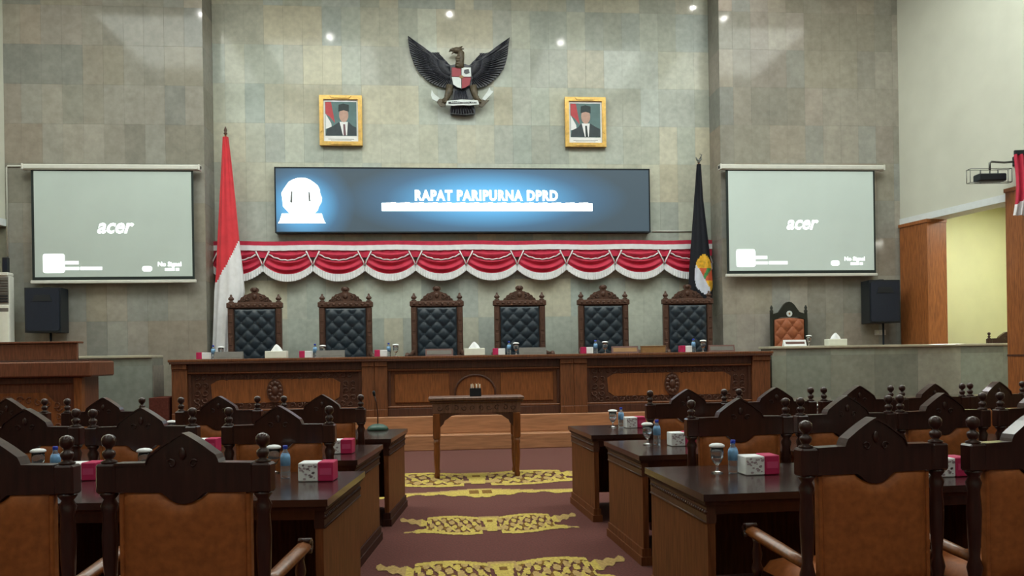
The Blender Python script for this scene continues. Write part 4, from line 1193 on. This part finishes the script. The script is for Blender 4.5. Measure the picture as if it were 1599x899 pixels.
# ================================================================== HANGING PROJECTOR on the right wall
wp = along(1, 2.72, 0); zz = 4.20
pj = along(1, 2.52, -.46)
t = thing('projector', 'black projector in a wire cage hanging from a wall arm at right', 'projector', (pj.x, pj.y, zz), R(-5))
MB().box(-.22, .22, -.09, .09, -.06, .06, .015).build('body', BLKP, t)
MB().lathe([(.05, 0), (.055, .03), (.04, .05)], seg=16).xf(Matrix.Translation((-.08, .09, 0)) @ Matrix.Rotation(R(-90), 4, 'X')).build('lens', BLKP, t)
for x in (-.15, .0, .13): MB().tube([(x, 0, .055), (x, 0, .135)], .01, 6).build('hanger', METAL, t)
cg = MB()
x0, x1, y0, y1, z0, z1 = -.34, .32, -.05, .05, -.075, .14
for a in (x0, x1):
    for b in (y0, y1): cg.tube([(a, b, z0), (a, b, z1)], .006, 5)
    for z in (z0, z1): cg.tube([(a, y0, z), (a, y1, z)], .006, 5)
for b in (y0, y1):
    for z in (z0, z1): cg.tube([(x0, b, z), (x1, b, z)], .006, 5)
cg.build('wire_cage', METAL, t)
MB().tube([(.0, 0, .13), (.0, 0, .24), (.03, 0, .26), (.25, .03, .25), (.44, .06, .27)], .017, 8).build('arm', METAL, t)
MB().box(.43, .50, .0, .12, .2, .36, .01).build('wall_plate', BLKP, t)

# red and white cloth on the column
q = along(1, 2.90, -.23)
t = thing('bunting_cloth', 'red and white cloth hanging on the wooden column at the right edge', 'cloth', (q.x, q.y, 3.55), R(-9))
cl = MB()
cl.grid(lambda u, v: (-.11+.24*u-.03*(1-v)+.03*math.sin(v*3), -.03*math.sin(u*17)-.02*math.sin(v*5), 0+.95*v), 30, 40, mfn=lambda u, v: 1 if v < .16+.18*u or (u > .75 and v < .55) else 0)
cl.grid(lambda u, v: (-.11+.24*u-.03*(1-v)+.03*math.sin(v*3), .012-.03*math.sin(u*17)-.02*math.sin(v*5), 0+.95*v), 30, 40, mfn=lambda u, v: 1 if v < .16+.18*u or (u > .75 and v < .55) else 0, flip=True)
cl.build('cloth', [RED, WHT], t)
MB().box(-.10, .12, .02, .055, .94, 1.02, .01).build('fixing_block', BLKP, t)

# ================================================================== SMALL THINGS
def make_glass():
    t = thing('lidded_glass', 'x', 'glass', group='lidded water goblets')
    MB().lathe([(.034, 0), (.036, .004), (.008, .012), (.006, .045), (.02, .058), (.035, .085), (.038, .12), (.035, .150), (.033, .150), (.036, .12), (.033, .087), (.018, .062), (.002, .055)], seg=18).build('goblet', GLASS, t)
    MB().lathe([(.043, .1505), (.045, .156), (.043, .163), (.030, .170), (.012, .173)], seg=18).build('lid', PAPER, t)
    MB().lathe([(.0345, .088), (.0345, .118), (.0342, .124)], seg=16).build('water', PLAST, t)
    return t
def make_bottle():
    t = thing('water_bottle', 'x', 'bottle', group='small water bottles')
    MB().lathe([(.026, 0), (.029, .006), (.029, .03), (.027, .035), (.029, .042), (.029, .118), (.024, .138), (.013, .155), (.012, .168)], seg=16).build('body', PLAST, t)
    MB().lathe([(.0296, .07), (.0296, .118), (.0246, .1375)], seg=16).build('label_sleeve', BLUE, t)
    MB().lathe([(.0145, .1685), (.0145, .186), (.012, .189)], seg=14).build('cap', CAPB, t)
    return t
def make_box():
    """paper snack box: white printed part and pink part"""
    t = thing('snack_box', 'x', 'box', group='pink and white paper boxes')
    mb = MB().box(-.08, .01, -.05, .05, 0, .085, .004); wb = mb.build('printed_part', PAPER, t)
    fl = MB(); random.seed(3)
    for k in range(26):
        x, z = random.uniform(-.074, .004), random.uniform(.01, .075); r_ = random.uniform(.004, .008)
        fl.prism([(x+a, z+b) for a, b in ell(r_, r_*.7, n=6)], -.0512, -.0502)
    fl.build('flower_print', mat('mauve_print', rgb(180, 164, 172), var=.1), wb)['kind'] = 'stuff'
    MB().box(.0105, .08, -.052, .052, 0, .088, .004).build('pink_part', PINK, t)
    MB().box(.02, .072, -.0535, -.0522, .03, .06).build('pink_print', mat('pale_pink', rgb(204, 74, 120), var=.05), t)
    return t
def make_tissue(mt=BOXW):
    t = thing('tissue_box', 'x', 'tissue box', group='tissue boxes on the dais')
    MB().box(-.17, .17, -.08, .08, 0, .115, .006).build('box', mt, t)
    def fn(u, v):
        a = 2*math.pi*u; r_ = (.085*(1-v)**.6+.006)*(1+.12*math.sin(5*a+3*v)); return (r_*math.cos(a), r_*.5*math.sin(a), .113+.10*v+.012*math.sin(3*a)*v)
    MB().grid(fn, 24, 8).build('tissue', PAPER, t)
    return t
protos = {'g': make_glass(), 'b': make_bottle(), 's': make_box()}
fresh = set(protos)
def put(k, label, loc, rz=0, sc_=1.0):
    if k in fresh:
        fresh.discard(k); o = protos[k]; o.location = loc; o.rotation_euler = (0, 0, rz); o['label'] = label
    else: o = again(protos[k], label, loc, rz)
    if sc_ != 1.0: o.scale = (sc_,)*3
    return o
def on(px, py): p_ = atz(px, py, DH+.001); return (p_.x, p_.y, DH+.001)
put('g', 'lidded goblet on the nearest right desk beside a blue capped bottle', on(1120, 738))
put('b', 'blue capped water bottle beside the goblet on the nearest right desk', on(1145, 737))
put('s', 'pink and white paper box on the nearest right desk beside the bottle', on(1184, 739), R(2), 1.25)
put('g', 'lidded goblet on the second right desk near the aisle', on(1011, 694))
put('b', 'water bottle on the second right desk near the aisle', on(1026, 693))
put('s', 'paper box with floral print on the second right desk near the aisle', on(1064, 695), R(2), 1.2)
put('g', 'lidded goblet on the far right desk near the aisle', on(957, 667))
put('b', 'water bottle on the far right desk near the aisle', on(970, 666))
put('s', 'pink and white paper box on the far right desk near the aisle', on(991, 667), R(2), 1.2)
put('g', 'lidded goblet on the second right desk left of the nearest chair crest', on(1256, 703))
put('b', 'water bottle on the second right desk left of the nearest chair crest', on(1273, 707))
put('g', 'lidded goblet on the far right desk between second and third chairs', on(1274, 657))
put('g', 'lidded goblet on the second right desk right of the nearest chair crest', on(1416, 703))
put('b', 'water bottle on the second right desk right of the nearest chair crest', on(1434, 704))
put('g', 'lidded goblet on the far right desk before the fourth chair', on(1365, 662))
put('b', 'water bottle on the far right desk before the fourth chair', on(1381, 662))
put('g', 'lidded goblet on the nearest right desk between the two large chairs', on(1524, 735))
put('s', 'pink paper box on the nearest right desk between the two large chairs', on(1478, 742), R(3), 1.2)
put('b', 'blue capped water bottle on the nearest left desk beside a paper box', on(446, 745))
put('s', 'pink and white paper box on the nearest left desk beside the bottle', on(497, 749), R(-5), 1.25)
put('g', 'lidded goblet behind the chair finial on the nearest left desk', on(428, 738))
put('s', 'pink paper box on the nearest left desk between the two chairs', on(132, 748), R(-5), 1.2)
put('g', 'lidded goblet on the nearest left desk right of the pink box', on(226, 744))
put('g', 'lidded goblet on the nearest left desk near the left edge', on(60, 744))
put('b', 'water bottle on the nearest left desk near the left edge', on(87, 745))
put('s', 'pink paper box on the second left desk near the aisle', on(532, 707), R(-5), 1.2)
put('s', 'pink paper box on the second left desk before the second chair', on(322, 705), R(-5), 1.2)
put('g', 'lidded goblet on the far left desk before the second chair', on(268, 686))
put('b', 'water bottle on the far left desk before the third chair', on(120, 688))

def sit(px, dy=.12): p_ = atY(px, 552, 13.1+dy); return p_.x, 13.1+dy
nm6 = ['first seat by the red flag', 'second seat', 'third seat', 'fourth seat', 'fifth seat', 'sixth seat by black flag']
for i, (sb, gl, bt_, npx) in enumerate(((318, 345, 333, 357), (478, 504, 492, 516), (595, 618, 607, 686), (779, 806, 795, 832), (916, 945, 930, 976), (1070, 1098, 1083, 1127))):
    x, y = sit(sb, .06); put('s', 'pink and white box on the dais at the %s' % nm6[i], (x, y, TOPZ), R(180), 1.25)
    x, y = sit(gl, .26); put('g', 'lidded goblet on the dais at the %s' % nm6[i], (x, y, TOPZ), 0, 1.2)
    x, y = sit(bt_, .3); put('b', 'water bottle on the dais at the %s' % nm6[i], (x, y, TOPZ), 0, 1.2)
    x, y = sit(npx, .06 if i else .10)
    t = thing('name_plate', 'low name plate on the dais at the %s' % nm6[i], 'name plate', (x, y+.02, TOPZ), 0, 'name plates along the dais')
    MB().prism([(-.05, 0), (.05, 0), (.006, .115), (-.006, .115)], -.225, .225, plane='yz').build('wedge', PLATE if i in (2, 4, 5) else PLATEG, t)
    MB().box(-.20, .20, -.001, .0015, -.035, .035).xf(Matrix.Translation((0, -.031, .056)) @ Matrix.Rotation(R(-21), 4, 'X')).build('name_strip', WOODBX if i in (4,) else PLATEG, t)
TB = make_tissue()
x, y = sit(431, .05); TB.location = (x, y+.05, TOPZ); TB['label'] = 'white tissue box with a puffed tissue near the first dais chair'
x, y = sit(741, .05); again(TB, 'white tissue box in the middle of the dais desk', (x, y+.05, TOPZ))
x, y = sit(1021, .05)
t = thing('card_holder', 'low tan wooden box on the dais left of the sixth seat', 'box', (x, y+.05, TOPZ))
MB().box(-.20, .20, -.06, .06, 0, .10, .006).build('box', WOODBX, t); MB().box(-.205, .205, -.065, .065, .101, .115, .004).build('lid', WOODBX, t)
# on the right stone counter
p = atY(1305, 538, 13.5); again(TB, 'white tissue box on the right stone counter', (p.x, 13.5, 1.586))
p = atY(1263, 535, 13.5); put('g', 'lidded goblet on the right stone counter before the brown chair', (p.x, 13.5, 1.586), 0, 1.1)
p = atY(1243, 535, 13.45)
t = thing('name_plate', 'white name plate on the right stone counter before the brown chair', 'name plate', (p.x-.03, 13.45, 1.586), 0, 'name plates along the dais')
MB().prism([(-.05, 0), (.05, 0), (.006, .11), (-.006, .11)], -.2, .2, plane='yz').build('wedge', PAPER, t)
MB().box(-.17, .17, -.001, .0015, -.02, .02).xf(Matrix.Translation((0, -.031, .056)) @ Matrix.Rotation(R(-21), 4, 'X')).build('name_strip', PLATE, t)

# gooseneck microphone on the far left desk
l = on(590, 671)
t = thing('gooseneck_microphone', 'gooseneck microphone with green base on the far left desk', 'microphone', l)
MB().lathe([(.10, 0), (.105, .012), (.09, .035), (.05, .055), (.02, .06)], seg=20).build('base', GREENB, t)
MB().tube([(0, 0, .058), (.002, 0, .15), (-.012, .0, .27), (-.028, -.004, .34)], .006, 6).build('stem', DWOOD, t)
MB().tube([(-.028, -.004, .335), (-.034, -.008, .37), (-.036, -.009, .385)], [.012, .016, .008], 8).build('head', BLKP, t)
